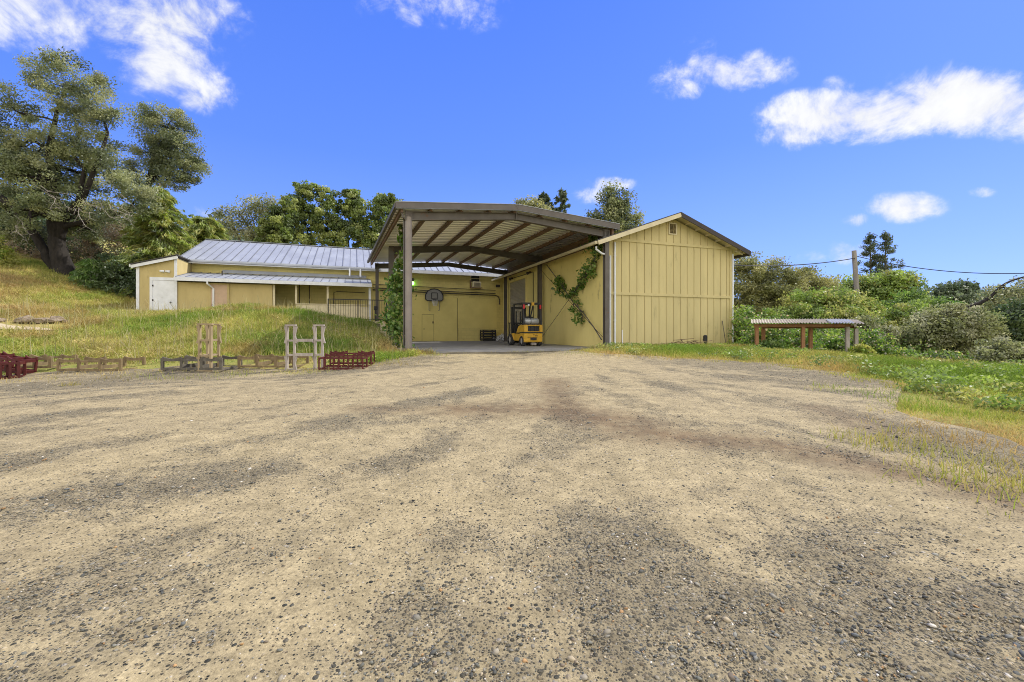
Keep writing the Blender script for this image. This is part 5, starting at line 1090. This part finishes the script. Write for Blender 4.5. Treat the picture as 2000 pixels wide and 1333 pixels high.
conifer('cedar_tree', 'dark young cedar with hanging boughs in front of the ivy green scrub', 27.3, 185, 178, 500, 600, [(.1, 50), (.5, 45), (1, 12)], 'green', 12, 8, 'cedar', 9000, .3, tw=.12)
MG = 'trees behind the low building'
tree('oak_tree', 'sparse grey oak with bare forked limbs behind the metal roof', 'tree', 44, 500, [(450, 425, 26, 22), (480, 410, 30, 22), (515, 408, 34, 25), (540, 420, 28, 30), (470, 450, 34, 22), (430, 450, 22, 18), (520, 455, 40, 22)], 'greyolive', 9000, .2, 170, .7,
     limbs=[[(505, 560, 8), (500, 480, 7), (490, 450, 5), (470, 420, 3)], [(500, 480, 5), (512, 440, 4), (525, 410, 2)], [(480, 500, 5), (465, 460, 4), (445, 430, 2)]], twigs=170, group=MG, bark=M_bark2)
def maple(label, px, lobes, Y=46, N=6500, pal='maple'): tree('maple_tree', label, 'tree', Y, px, lobes, pal, int(N * 2.2), .21, int(N / 50), .42, group=MG, twigs=70, trunk_w=.2, asp=.8, bark=M_bark, bias=.5)
maple('dark leafy maple with low round crown right of the sparse grey oak', 545, [(545, 430, 34, 30), (530, 455, 36, 28), (560, 405, 22, 20), (555, 470, 40, 25)], 43, 5200)
maple('tallest wind tossed maple rising behind the grey metal roof', 615, [(595, 375, 30, 22), (625, 385, 36, 28), (590, 410, 38, 28), (640, 425, 40, 34), (600, 450, 46, 30), (650, 470, 36, 22)], 46, 10000)
maple('broad green maple left of the canopy roof corner', 690, [(690, 390, 24, 26), (675, 410, 30, 26), (705, 425, 32, 32), (680, 455, 40, 28), (715, 470, 30, 22)], 47, 7600)
maple('green maple half hidden by the left canopy edge', 752, [(745, 395, 26, 18), (765, 400, 20, 22), (750, 430, 32, 28), (740, 465, 34, 26)], 48, 6000)
tree('olive_oak_tree', 'round olive crowned oak peeking over the canopy ridge', 'tree', 60, 1030, [(1035, 408, 28, 20), (1012, 412, 22, 12), (1050, 420, 26, 18)], 'olive', 5200, .3, 80, .9, twigs=20)
conifer('pine_tree', 'bushy dark pine top just right of the round olive oak', 66, 1063, 1060, 379, 560, [(.45, 40), (.7, 30), (.9, 12), (1, 5)], 'pine', 15, 5, 'pine', 5500, .55, tw=.25)
conifer('pine_tree', 'thin sparse pine spire standing over the canopy slope', 66, 1096, 1096, 373, 560, [(.45, 34), (.7, 24), (.9, 11), (1, 4)], 'pine', 14, 4, 'pine', 4500, .55, tw=.25)
tree('oak_tree', 'grey green oak rising between the canopy and the gabled roof', 'tree', 50, 1200, [(1192, 385, 22, 22), (1215, 400, 26, 28), (1190, 415, 34, 28), (1225, 430, 28, 22), (1160, 428, 18, 18), (1245, 425, 14, 12), (1200, 450, 45, 25)], 'oak', 13000, .26, 170, .75, twigs=90, bark=M_bark)
# ---- right side
RG = 'scrub oaks on the right'
tree('scrub_oak', 'large olive scrub oak pressed against the right corner of the gabled building', 'tree', 27, 1475, [(1455, 515, 28, 25), (1485, 535, 45, 32), (1450, 560, 40, 42), (1510, 560, 55, 38), (1465, 610, 48, 42), (1530, 600, 50, 34), (1445, 650, 30, 32), (1550, 545, 30, 22), (1500, 640, 50, 30)], 'olive', 44000, .125, 380, .45,
     limbs=[[(1470, 690, 14), (1480, 640, 10), (1500, 590, 7), (1530, 570, 4)], [(1440, 600, 7), (1465, 592, 7), (1490, 590, 5), (1515, 580, 3)]], bark=M_bark, twigs=160, group=RG)
tree('scrub_oak', 'golden olive scrub oak behind the left half of the low shelter', 'tree', 30, 1580, [(1565, 550, 34, 26), (1590, 580, 44, 34), (1560, 610, 44, 30), (1610, 600, 36, 30), (1600, 550, 22, 16)], 'olive', 22000, .14, 220, .48, twigs=90, group=RG)
tree('scrub_oak', 'dull brown green scrub oak on the skyline left of the pole', 'tree', 38, 1630, [(1610, 555, 26, 16), (1625, 575, 34, 28), (1640, 600, 40, 28), (1600, 590, 30, 24)], 'olive', 9000, .22, 110, .7, twigs=50, group=RG)
tree('leafy_tree', 'bright green leafy thicket tree right behind the utility pole', 'tree', 31, 1660, [(1650, 580, 34, 26), (1680, 570, 30, 30), (1640, 610, 40, 28), (1690, 610, 40, 32), (1660, 560, 20, 12)], 'bright', 12000, .17, 150, .5, twigs=70)
tree('sapling_tree', 'bright green sapling with dark leaning trunk right of the pole', 'tree', 30, 1706, [(1740, 545, 34, 18), (1715, 555, 34, 24), (1770, 545, 22, 12), (1790, 552, 14, 8), (1740, 580, 48, 24), (1710, 590, 40, 22), (1775, 575, 28, 18)], 'bright', 11000, .19, 150, .5,
     limbs=[[(1706, 640, 8), (1710, 615, 8), (1722, 590, 6), (1732, 565, 3)], [(1722, 590, 4), (1700, 580, 3), (1685, 570, 2)], [(1722, 592, 4), (1750, 580, 3), (1775, 560, 2)]], bark=M_bark, twigs=90, bias=.6)
conifer('pine_tree', 'left of the twin pines behind the utility pole', 46, 1701, 1700, 458, 640, [(.3, 40), (.6, 25), (.85, 12), (1, 4)], 'pine', 15, 4, 'pine', 4200, .26, tw=.17, group='twin pines behind the pole')
conifer('pine_tree', 'right of the twin pines behind the utility pole', 45, 1731, 1729, 455, 640, [(.3, 44), (.6, 26), (.85, 12), (1, 4)], 'pine', 15, 4, 'pine', 4200, .26, tw=.17, group='twin pines behind the pole')
BG = 'bushes along the right edge of the yard'
bush('large mounded grey olive bush beyond the rotten timber beam', 19.5, 1850, [(1830, 635, 50, 36), (1880, 640, 55, 40), (1850, 665, 60, 34), (1800, 650, 40, 28), (1915, 668, 44, 34), (1860, 610, 30, 18), (1935, 690, 34, 26)], 'greyolive', 26000, .12, 240, .34, BG, twigs=120, bark=M_bark, trunk_w=.1)
bush('grey green bush low beside the right frame edge', 15, 1960, [(1955, 690, 34, 28), (1990, 700, 40, 24), (1930, 700, 26, 18)], 'greyolive', 7000, .1, 90, .25, BG)
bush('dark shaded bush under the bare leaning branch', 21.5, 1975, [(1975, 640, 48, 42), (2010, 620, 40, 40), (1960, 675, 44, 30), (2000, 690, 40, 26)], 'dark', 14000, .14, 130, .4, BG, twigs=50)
bush('green bush below the sapling left of the mounded bush', 24, 1760, [(1760, 625, 44, 24), (1790, 610, 36, 18), (1730, 640, 44, 22), (1800, 630, 34, 18)], 'bright', 11000, .13, 130, .35, BG)
bush('pale flowering bush under the sapling beside the shelter end', 20.5, 1710, [(1700, 655, 36, 24), (1735, 660, 40, 22), (1680, 635, 30, 18), (1720, 680, 40, 16)], 'greyolive', 11000, .11, 130, .3, BG)
bush('yellow green bush behind the shelter roof', 23, 1590, [(1560, 610, 40, 18), (1620, 612, 44, 18), (1660, 620, 40, 18), (1600, 630, 60, 20)], 'bright', 10000, .13, 120, .35, BG)
bush('tall green bramble mass between the shelter and the pole', 24, 1620, [(1570, 590, 36, 26), (1615, 590, 40, 30), (1655, 600, 36, 30), (1530, 620, 40, 26), (1690, 610, 34, 26)], 'bright', 15000, .14, 170, .4, BG)
bush('wide green bush filling the gap between the sapling and the mounded bush', 26, 1800, [(1790, 590, 36, 22), (1820, 600, 40, 24), (1760, 600, 34, 24), (1840, 612, 36, 20)], 'green', 12000, .14, 140, .4, BG)
bush('small yellow leaved bush at the right foot of the shelter', 16, 1690, [(1680, 683, 20, 8), (1697, 688, 14, 7)], 'lime', 1500, .09, 36, .14, BG, twigs=12, trunk_w=.02)
bush('leafy green weed bush at the left foot of the shelter', 17.2, 1480, [(1484, 682, 11, 7), (1508, 676, 18, 11)], 'green', 2400, .09, 60, .2, BG, twigs=16, trunk_w=.02)
# leaning bare tree
tree('leaning_tree', 'half bare dark tree leaning far out over the bushes at right', 'tree', 23, 1876, [(1965, 572, 30, 18), (1990, 585, 34, 22), (1940, 590, 24, 12), (2020, 560, 34, 24), (1975, 605, 34, 14)], 'greyolive', 4200, .11, 110, .4,
     limbs=[[(1876, 690, 11), (1880, 645, 9), (1875, 614, 8), (1890, 600, 8), (1915, 592, 7), (1935, 580, 5.5), (1955, 560, 4.5), (1975, 549, 3.5), (2010, 538, 2.5), (2050, 520, 2)], [(1935, 580, 4), (1945, 592, 3), (1960, 600, 2)], [(1955, 560, 3), (1970, 565, 2), (1990, 575, 1.5)], [(1940, 623, 5), (1970, 620, 5), (2010, 626, 5)]], bark=M_bark, twigs=120)
FG = 'far trees on the right hill'
for lab, Y, px, lb, N in (('dark round oak on the far hill, largest of the distant trees', 110, 1860, [(1845, 575, 30, 22), (1870, 568, 26, 16), (1885, 585, 28, 20), (1850, 595, 40, 16)], 6500), ('rounded far tree just left of the dark distant oak', 120, 1810, [(1805, 590, 28, 18), (1790, 600, 30, 14), (1825, 600, 22, 14)], 3600), ('far tree on the skyline right of the dark distant oak', 120, 1920, [(1915, 590, 26, 18), (1930, 600, 26, 14), (1905, 605, 28, 12)], 3600), ('distant pale green tree above the meadow at right edge', 100, 1960, [(1960, 600, 26, 14), (1985, 590, 26, 18), (2010, 590, 30, 20)], 3600)):
    tree('far_tree', lab, 'tree', Y, px, lb, 'far', N, .75, int(N / 45), 1.5, group=FG, twigs=10, trunk_w=.4)
for lab, px, py in (('distant pointed fir left of the small fir pair on the right hill', 1897, 556), ('distant pointed fir nearest the leaning branch tip on the right hill', 1908, 553), ('distant thin fir above the scrub oaks near the pole', 1587, 545)):
    conifer('far_fir', lab, 125, px, px, py, 620, [(.1, 9), (.5, 6), (1, 1)], 'far', 14, 5, 'pine', 1200, .8, group=FG, tw=.2)
def far_woods():
    P = []; n = 260
    for i in range(n):
        px = RNG.uniform(1530, 2400); Y = RNG.uniform(120, 190); x = (px - 1000) / F * Y; z = h1(x, Y); r = RNG.uniform(2.5, 5); P.append((x, Y, z + r * .9, r))
    for i in range(260):
        x = RNG.uniform(-140, 5); Y = RNG.uniform(62, 140); z = h1(x, Y); r = RNG.uniform(2.5, 4.5); P.append((x, Y, z + r * .8, r))
    for i in range(120):
        px = RNG.uniform(950, 1600); Y = RNG.uniform(90, 150); x = (px - 1000) / F * Y; z = h1(x, Y); r = RNG.uniform(2, 4); P.append((x, Y, z + r * .7, r))
    P = np.array(P); N = 110000; ci = RNG.integers(0, len(P), N); d = RNG.normal(size=(N, 3)); d /= np.linalg.norm(d, axis=1)[:, None]
    Q = P[ci, :3] + d * (RNG.random(N) ** .4 * P[ci, 3])[:, None] * np.array([1, 1, .9]); pal = np.array(GREENS['far']); cc = pal[RNG.integers(0, 3, len(P))] * RNG.uniform(.8, 1.3, (len(P), 1))
    V, C, Fq = leaf_quads(Q, np.full(N, .9), cc[ci] * RNG.uniform(.8, 1.2, (N, 1)), .8)
    tag(npmesh('distant_woods', V, Fq, M_leaf, None, col=C), 'distant woodland covering the low hills behind the buildings', 'woods', kind='stuff')
far_woods()
def thicket():
    # brambles round and behind the shelter
    lb = []; tr = random.Random(9)
    for i in range(125):
        x = tr.uniform(11.3, 18.5); y = 18.9 + tr.uniform(0, 6) + max(0, x - 13) * -.25; g = h1(x, y); h = tr.uniform(.6, 1.3) + .2 * (y - 18); lb.append(((x, y, g + h * .55), (tr.uniform(.6, 1.1), .8, h * .6)))
    V, C, Fq, cl, ix = make_crown(lb, 'green', 1100, .3, 80000, .10, .75, .4)
    k = RNG.random(len(V) // 4) < .10; C = C.reshape(-1, 4, 3); C[k] = np.array([.36, .33, .25]) * RNG.uniform(.7, 1.2, (k.sum(), 1, 1)); C = C.reshape(-1, 3)
    k2 = RNG.random(len(V) // 4) < .3; C = C.reshape(-1, 4, 3); C[k2] *= np.array([1.9, 1.6, 1.3]); C = C.reshape(-1, 3)
    tag(npmesh('bramble_thicket', V, Fq, M_leaf, None, col=C), 'tangled green bramble thicket with pale flower heads around the shelter', 'brambles', kind='stuff')
thicket()
# ---- vines on the canopy
def vine(label, path, N, ls, group, pal='vine', stems=()):
    """path: (px, py, Y, radius px)"""
    P0 = [Vector(W(*p[:3])) for p in path]; base = P0[-1]; t = thing('climbing_vine', label, 'vine', tuple(base), group=group)
    seg = []; 
    for (a, b, p, q) in zip(P0[:-1], P0[1:], path[:-1], path[1:]): seg.append((np.array(a), np.array(b), p[3] * p[2] / F, q[3] * q[2] / F, (b - a).length * (p[3] + q[3])))
    w = np.array([s_[4] for s_ in seg]); ns = (N * w / w.sum()).astype(int); pts = []
    for s_, n in zip(seg, ns):
        f = RNG.random(n)[:, None]; r = s_[2] * (1 - f) + s_[3] * f; kk = max(4, n // 22); cf = RNG.random(kk); co = RNG.normal(size=(kk, 3)) * .75; ci = RNG.integers(0, kk, n)
        f = cf[ci][:, None]; r = s_[2] * (1 - f) + s_[3] * f; pts.append(s_[0] * (1 - f) + s_[1] * f + co[ci] * r + RNG.normal(size=(n, 3)) * np.minimum(.13, r * .6))
    pts = np.concatenate(pts); pal_ = np.array(GREENS[pal]); V, C, Fq = leaf_quads(pts, np.full(len(pts), ls), pal_[RNG.integers(0, len(pal_), len(pts))] * RNG.uniform(.8, 1.2, (len(pts), 1)), .85)
    npmesh('leaves', V, Fq, M_leaf, t, col=C)
    mb = MB(); mb.tube(P0, .025, 5); 
    for st in stems: mb.tube([Vector(W(*p)) for p in st], .028, 5)
    obj('stem', mb, M_darkwood, t)
VG = 'vines climbing the canopy frame'
vine('thick green vine column hanging beside the left front canopy post down to the dock', [(784, 425, 18.5, 3), (787, 470, 18.8, 5), (779, 520, 19.5, 5), (772, 545, 20, 9), (776, 580, 20, 15), (768, 615, 19.8, 18), (778, 640, 19.6, 13), (785, 668, 19.4, 11)], 2600, .15, VG)
vb = lambda px, py: (px, py, .92 * (O[1] + 0) / 1.0)
def side(px, py):  # point just off the side wall of the gabled building
    r = (px - 1000) / F; u = -.22; v = (O[0] + CT * u - r * (O[1] + ST * u)) / (ST + r * CT); Yw = O[1] + ST * u + CT * v; return (px, py, Yw)
vine('leafy vine trailing diagonally over the shaded yellow side wall from the right post', [(*side(1150, 462), 14), (*side(1165, 485), 11), (*side(1160, 515), 9), (*side(1150, 535), 8), (*side(1132, 553), 6), (*side(1122, 572), 5), (*side(1108, 578), 6)], 950, .14, VG, stems=[[side(1165, 500), side(1130, 556), side(1112, 580)], [side(1112, 580), side(1120, 592), side(1140, 612), side(1160, 640), side(1175, 664)], [side(1119, 590), side(1122, 606), side(1135, 615)]])
vine('small leafy vine clump hanging at upper left of the yellow side wall', [(*side(1088, 546), 5), (*side(1096, 560), 9), (*side(1092, 574), 8)], 330, .14, VG, stems=[[side(1068, 518), side(1090, 547), side(1112, 580)]])
vine('thin leafy vine drooping down the lower brace of the yellow side wall', [(*side(1125, 588), 5), (*side(1129, 598), 5), (*side(1138, 618), 7), (*side(1135, 630), 5)], 230, .13, VG)
# ---- grass
def blades(name, label, X, Y, H, Wd, col, bend=.35, heads=None):
    n = len(X); Z = hgt(X, Y) - .02; P = np.stack([X, Y, Z], 1); a = RNG.uniform(0, 2 * np.pi, n); s = np.stack([np.cos(a), np.sin(a), np.zeros(n)], 1) * (Wd * .5)[:, None]
    ld = RNG.uniform(0, 2 * np.pi, n); ln = np.stack([np.cos(ld), np.sin(ld), np.zeros(n)], 1) * (H * np.abs(RNG.normal(0, bend, n)))[:, None]; up = np.zeros((n, 3)); up[:, 2] = H
    V = np.stack([P - s, P + s, P + s * .7 + up * .55 + ln * .35, P - s * .7 + up * .55 + ln * .35, P + up * .97 + ln + s * .12, P + up + ln - s * .12], 1).reshape(-1, 3)
    i = np.arange(n) * 6; Fq = np.concatenate([np.stack([i, i + 1, i + 2, i + 3], 1), np.stack([i + 3, i + 2, i + 4, i + 5], 1)]); C = np.repeat(col, 6, 0)
    return tag(npmesh(name, V, Fq, M_grass, None, col=C), label, 'grass', kind='stuff')
def gcol(x, y, dry):
    n = len(x); m = np.clip(fbm(x + 30, y + 11, 2.6, 41, 4) * 1.6 - .3 + dry + RNG.normal(0, .16, n), 0, 1)[:, None]
    g = np.array([.17, .26, .04]); yg = np.array([.36, .36, .085]); st = np.array([.50, .38, .17]); m = np.clip(m - .08, 0, 1); c = np.where(m < .5, g + (yg - g) * m * 2, yg + (st - yg) * (m * 2 - 1)); br = (sstep(.55, .72, fbm(x + 80, y + 5, 1.7, 51, 4)) * .6)[:, None]; c = c * (1 - br) + br * np.array([.42, .27, .12]); c = c * (.72 + .55 * fbm(x, y, .6, 57, 3))[:, None]; return c * RNG.uniform(.75, 1.25, (n, 1))
def okay(x, y, margin=0.0):
    u, v = WP(x, y); pad = (u > -9.3) & (u < 7.3) & (v > -.7) | (v > 12.5) & (u > -21.9) & (u < 8) | (u > -13.6) & (u < -8) & (v > 10.7)
    return ~pad
# hillside on the left
n = 290000; x = RNG.uniform(-42, -2, n); y = 10.5 + 19 * RNG.random(n) ** 1.25; k = okay(x, y) & ~inpoly(x, y, YB) & (x / y > -1.9); x, y = x[k], y[k]
rd = np.exp(-((y - 16.6 - .02 * (x + 18)) / .75) ** 4) * (x < -17.2); k = RNG.random(len(x)) > rd; x, y = x[k], y[k]
u, v = WP(x, y); edge = sstep(11.4, 14, y); tall = (.03 + .08 * edge + (.04 + .11 * edge) * fbm(x, y, 1.6, 61, 3)) * (.35 + 1.4 * fbm(x + 3, y, .55, 67, 3)); k = RNG.random(len(x)) < .10 + .9 * sstep(12.1, 13.4, y + .4 * (x < -13)); tall = tall * (.45 + .55 * sstep(12.2, 13.6, y)); x, y, tall, edge = x[k], y[k], tall[k], edge[k]
blades('hill_grass', 'tall green and straw grass covering the slope left of the canopy', x, y, tall * RNG.uniform(.5, 1.3, len(x)), RNG.uniform(.016, .036, len(x)), gcol(x, y, -.06 + .22 * sstep(-13, -20, x) - .22 * np.exp(-((x + 7) / 5) ** 2)), .6)
# verge on the right and in front of the gabled building
n = 340000; x = RNG.uniform(1, 20, n); y = 3.2 + 19 * RNG.random(n) ** 1.3; x = np.concatenate([x, RNG.uniform(4.5, 15, 110000)]); y = np.concatenate([y, RNG.uniform(-3.5, 6.5, 110000)]); k = okay(x, y) & ~inpoly(x, y, YB); x, y = x[k], y[k]
far = sstep(6, 10, y); dist = np.min(np.hypot(x[:, None] - YB[None, ::12, 0], y[:, None] - YB[None, ::12, 1]), 1); inner = sstep(.2, 2.2, dist)
k = RNG.random(len(x)) < .04 + .96 * sstep(.05, .8, dist + (fbm(x, y, .8, 15, 4) - .5) * 1.7); x, y, far, inner = x[k], y[k], far[k], inner[k]
h = (.03 + .04 * far) + (.035 + .10 * far) * inner + (.02 + .08 * far) * inner * fbm(x, y, 1.2, 63, 3)
blades('verge_grass', 'short green and dry grass on the right verge and before the gabled wall', x, y, h * RNG.uniform(.5, 1.35, len(x)), RNG.uniform(.006, .014, len(x)) * (1 + far), gcol(x, y, .40 - .70 * inner + .34 * (1 - far)), .6)
# broad leaf weeds
wx, wy, wc = [], [], []
n = 700; x = RNG.uniform(3, 18, n); y = 6 + 12.5 * RNG.random(n); k = okay(x, y) & ~inpoly(x, y, YB); x, y = x[k], y[k]; d = np.min(np.hypot(x[:, None] - YB[None, ::12, 0], y[:, None] - YB[None, ::12, 1]), 1); k = (d > .8) & (fbm(x, y, 2, 71, 3) > .47); x, y = x[k], y[k]
K = len(x); N = 40000; ci = RNG.integers(0, K, N); hh = RNG.uniform(.12, .42, K); z = hgt(x, y); f = RNG.random(N); P = np.stack([x[ci] + RNG.normal(0, .13, N), y[ci] + RNG.normal(0, .13, N), z[ci] + f * hh[ci]], 1); pal = np.array(GREENS['bright']); cc = pal[RNG.integers(0, 4, K)] * RNG.uniform(.8, 1.3, (K, 1))
V, C, Fq = leaf_quads(P, np.full(N, .075), cc[ci] * RNG.uniform(.8, 1.2, (N, 1)), .5); tag(npmesh('broadleaf_weeds', V, Fq, M_leaf, None, col=C), 'bright green broadleaf weeds growing through the right verge', 'weeds', kind='stuff')
# tufts out in the gravel
tx, ty = [], []
for px, py, w, c in [(1800, 800, .28, 260), (1830, 862, .32, 240), (1900, 815, .3, 200), (1700, 872, .18, 120), (1690, 858, .2, 90), (1620, 760, .2, 70), (1660, 768, .25, 90), (1780, 880, .3, 120), (1950, 915, .35, 320), (1870, 940, .3, 200), (1680, 738, .3, 160), (140, 755, .12, 90), (60, 745, .4, 130), (330, 742, .4, 120), (250, 738, .5, 160), (470, 735, .5, 150), (600, 730, .35, 140), (760, 712, .4, 200), (830, 695, .4, 260), (1150, 692, .5, 200), (1990, 960, .3, 260), (1760, 780, .35, 200), (1560, 722, .4, 130)]:
    a, b = gp(px, py); tx.append(RNG.normal(a, w, c)); ty.append(RNG.normal(b, w * .8, c))
tx, ty = np.concatenate(tx), np.concatenate(ty); blades('gravel_tufts', 'scattered green and dry grass tufts sprouting at the edge of the gravel', tx, ty, RNG.uniform(.04, .16, len(tx)), RNG.uniform(.006, .012, len(tx)), gcol(tx, ty, -.02), .5)
# low weeds in the hill grass
n = 5200; x = RNG.uniform(-30, -3, n); y = 12.6 + 14 * RNG.random(n) ** 1.3; k = okay(x, y) & ~inpoly(x, y, YB) & (fbm(x, y, 1.1, 171, 3) > .44) & (np.exp(-((y - 16.6 - .02 * (x + 18)) / .8) ** 4) * (x < -17.2) < .5); x, y = x[k], y[k]
K = len(x); N = 90000; ci = RNG.integers(0, K, N); hh = RNG.uniform(.06, .26, K); z = hgt(x, y); P = np.stack([x[ci] + RNG.normal(0, .11, N), y[ci] + RNG.normal(0, .11, N), z[ci] + RNG.random(N) * hh[ci]], 1); cc = gcol(x, y, -.05 + .2 * sstep(-13, -20, x))
V, C, Fq = leaf_quads(P, np.full(N, .06), cc[ci] * RNG.uniform(.7, 1.15, (N, 1)), .4); tag(npmesh('hill_weeds', V, Fq, M_grass, None, col=C), 'low bushy green and yellow weeds mixed through the hill grass', 'weeds', kind='stuff')
# tall seed stalks
n = 1500; x = RNG.uniform(-22, -3.5, n); y = RNG.uniform(12.5, 23.5, n); k = okay(x, y) & ~inpoly(x, y, YB) & (fbm(x, y, 2.5, 83, 3) > .45); x, y = x[k], y[k]
blades('seed_stalks', 'tall pale seed stalks standing above the hill grass', x, y, RNG.uniform(.4, .85, len(x)), RNG.uniform(.012, .022, len(x)), np.array([.40, .36, .18]) * RNG.uniform(.7, 1.2, (len(x), 1)), .25)

# ragged growth creeping over the yard edge
n = 16000; i = RNG.integers(0, len(YB), n); p = YB[i]; out_ = (p - np.array([0, 2.6])); out_ /= np.hypot(*out_.T)[:, None]; o_ = RNG.normal(.12, .28, n); o_ = np.where(fbm(p[:, 0], p[:, 1], .9, 19, 3) > .5, o_ - .25, o_); q = p + out_ * o_[:, None] + RNG.normal(0, .05, (n, 2)); x, y = q.T
k = okay(x, y) & (y > 2.2) & (fbm(x, y, .35, 29, 3) > .46) & (np.abs(x / y) < 1.4); x, y = x[k], y[k]
blades('edge_grass', 'ragged short dry grass creeping over the edge of the gravel yard', x, y, RNG.uniform(.025, .11, len(x)), RNG.uniform(.006, .013, len(x)) * (1 + .8 * sstep(5, 10, y)), gcol(x, y, .32), .5)
def dirt_road():
    xs = np.linspace(-44, -17.0, 60); V = []; 
    for j in range(5):
        yy = 16.45 + .02 * (xs + 18) + (j - 2) * .24 * np.clip((-16.8 - xs) / 4, .12, 1); V.append(np.stack([xs, yy, hgt(xs, yy) + .03], 1))
    V = np.concatenate(V); i = (np.arange(4)[:, None] * 60 + np.arange(59)[None]).ravel()
    tag(npmesh('dirt_road', V, np.stack([i, i + 1, i + 61, i + 60], 1), mat('pale_dirt', (.46, .38, .24), .95, (.36, .29, .18), 3, bump=.4), smooth=True), None, kind='structure')
dirt_road()
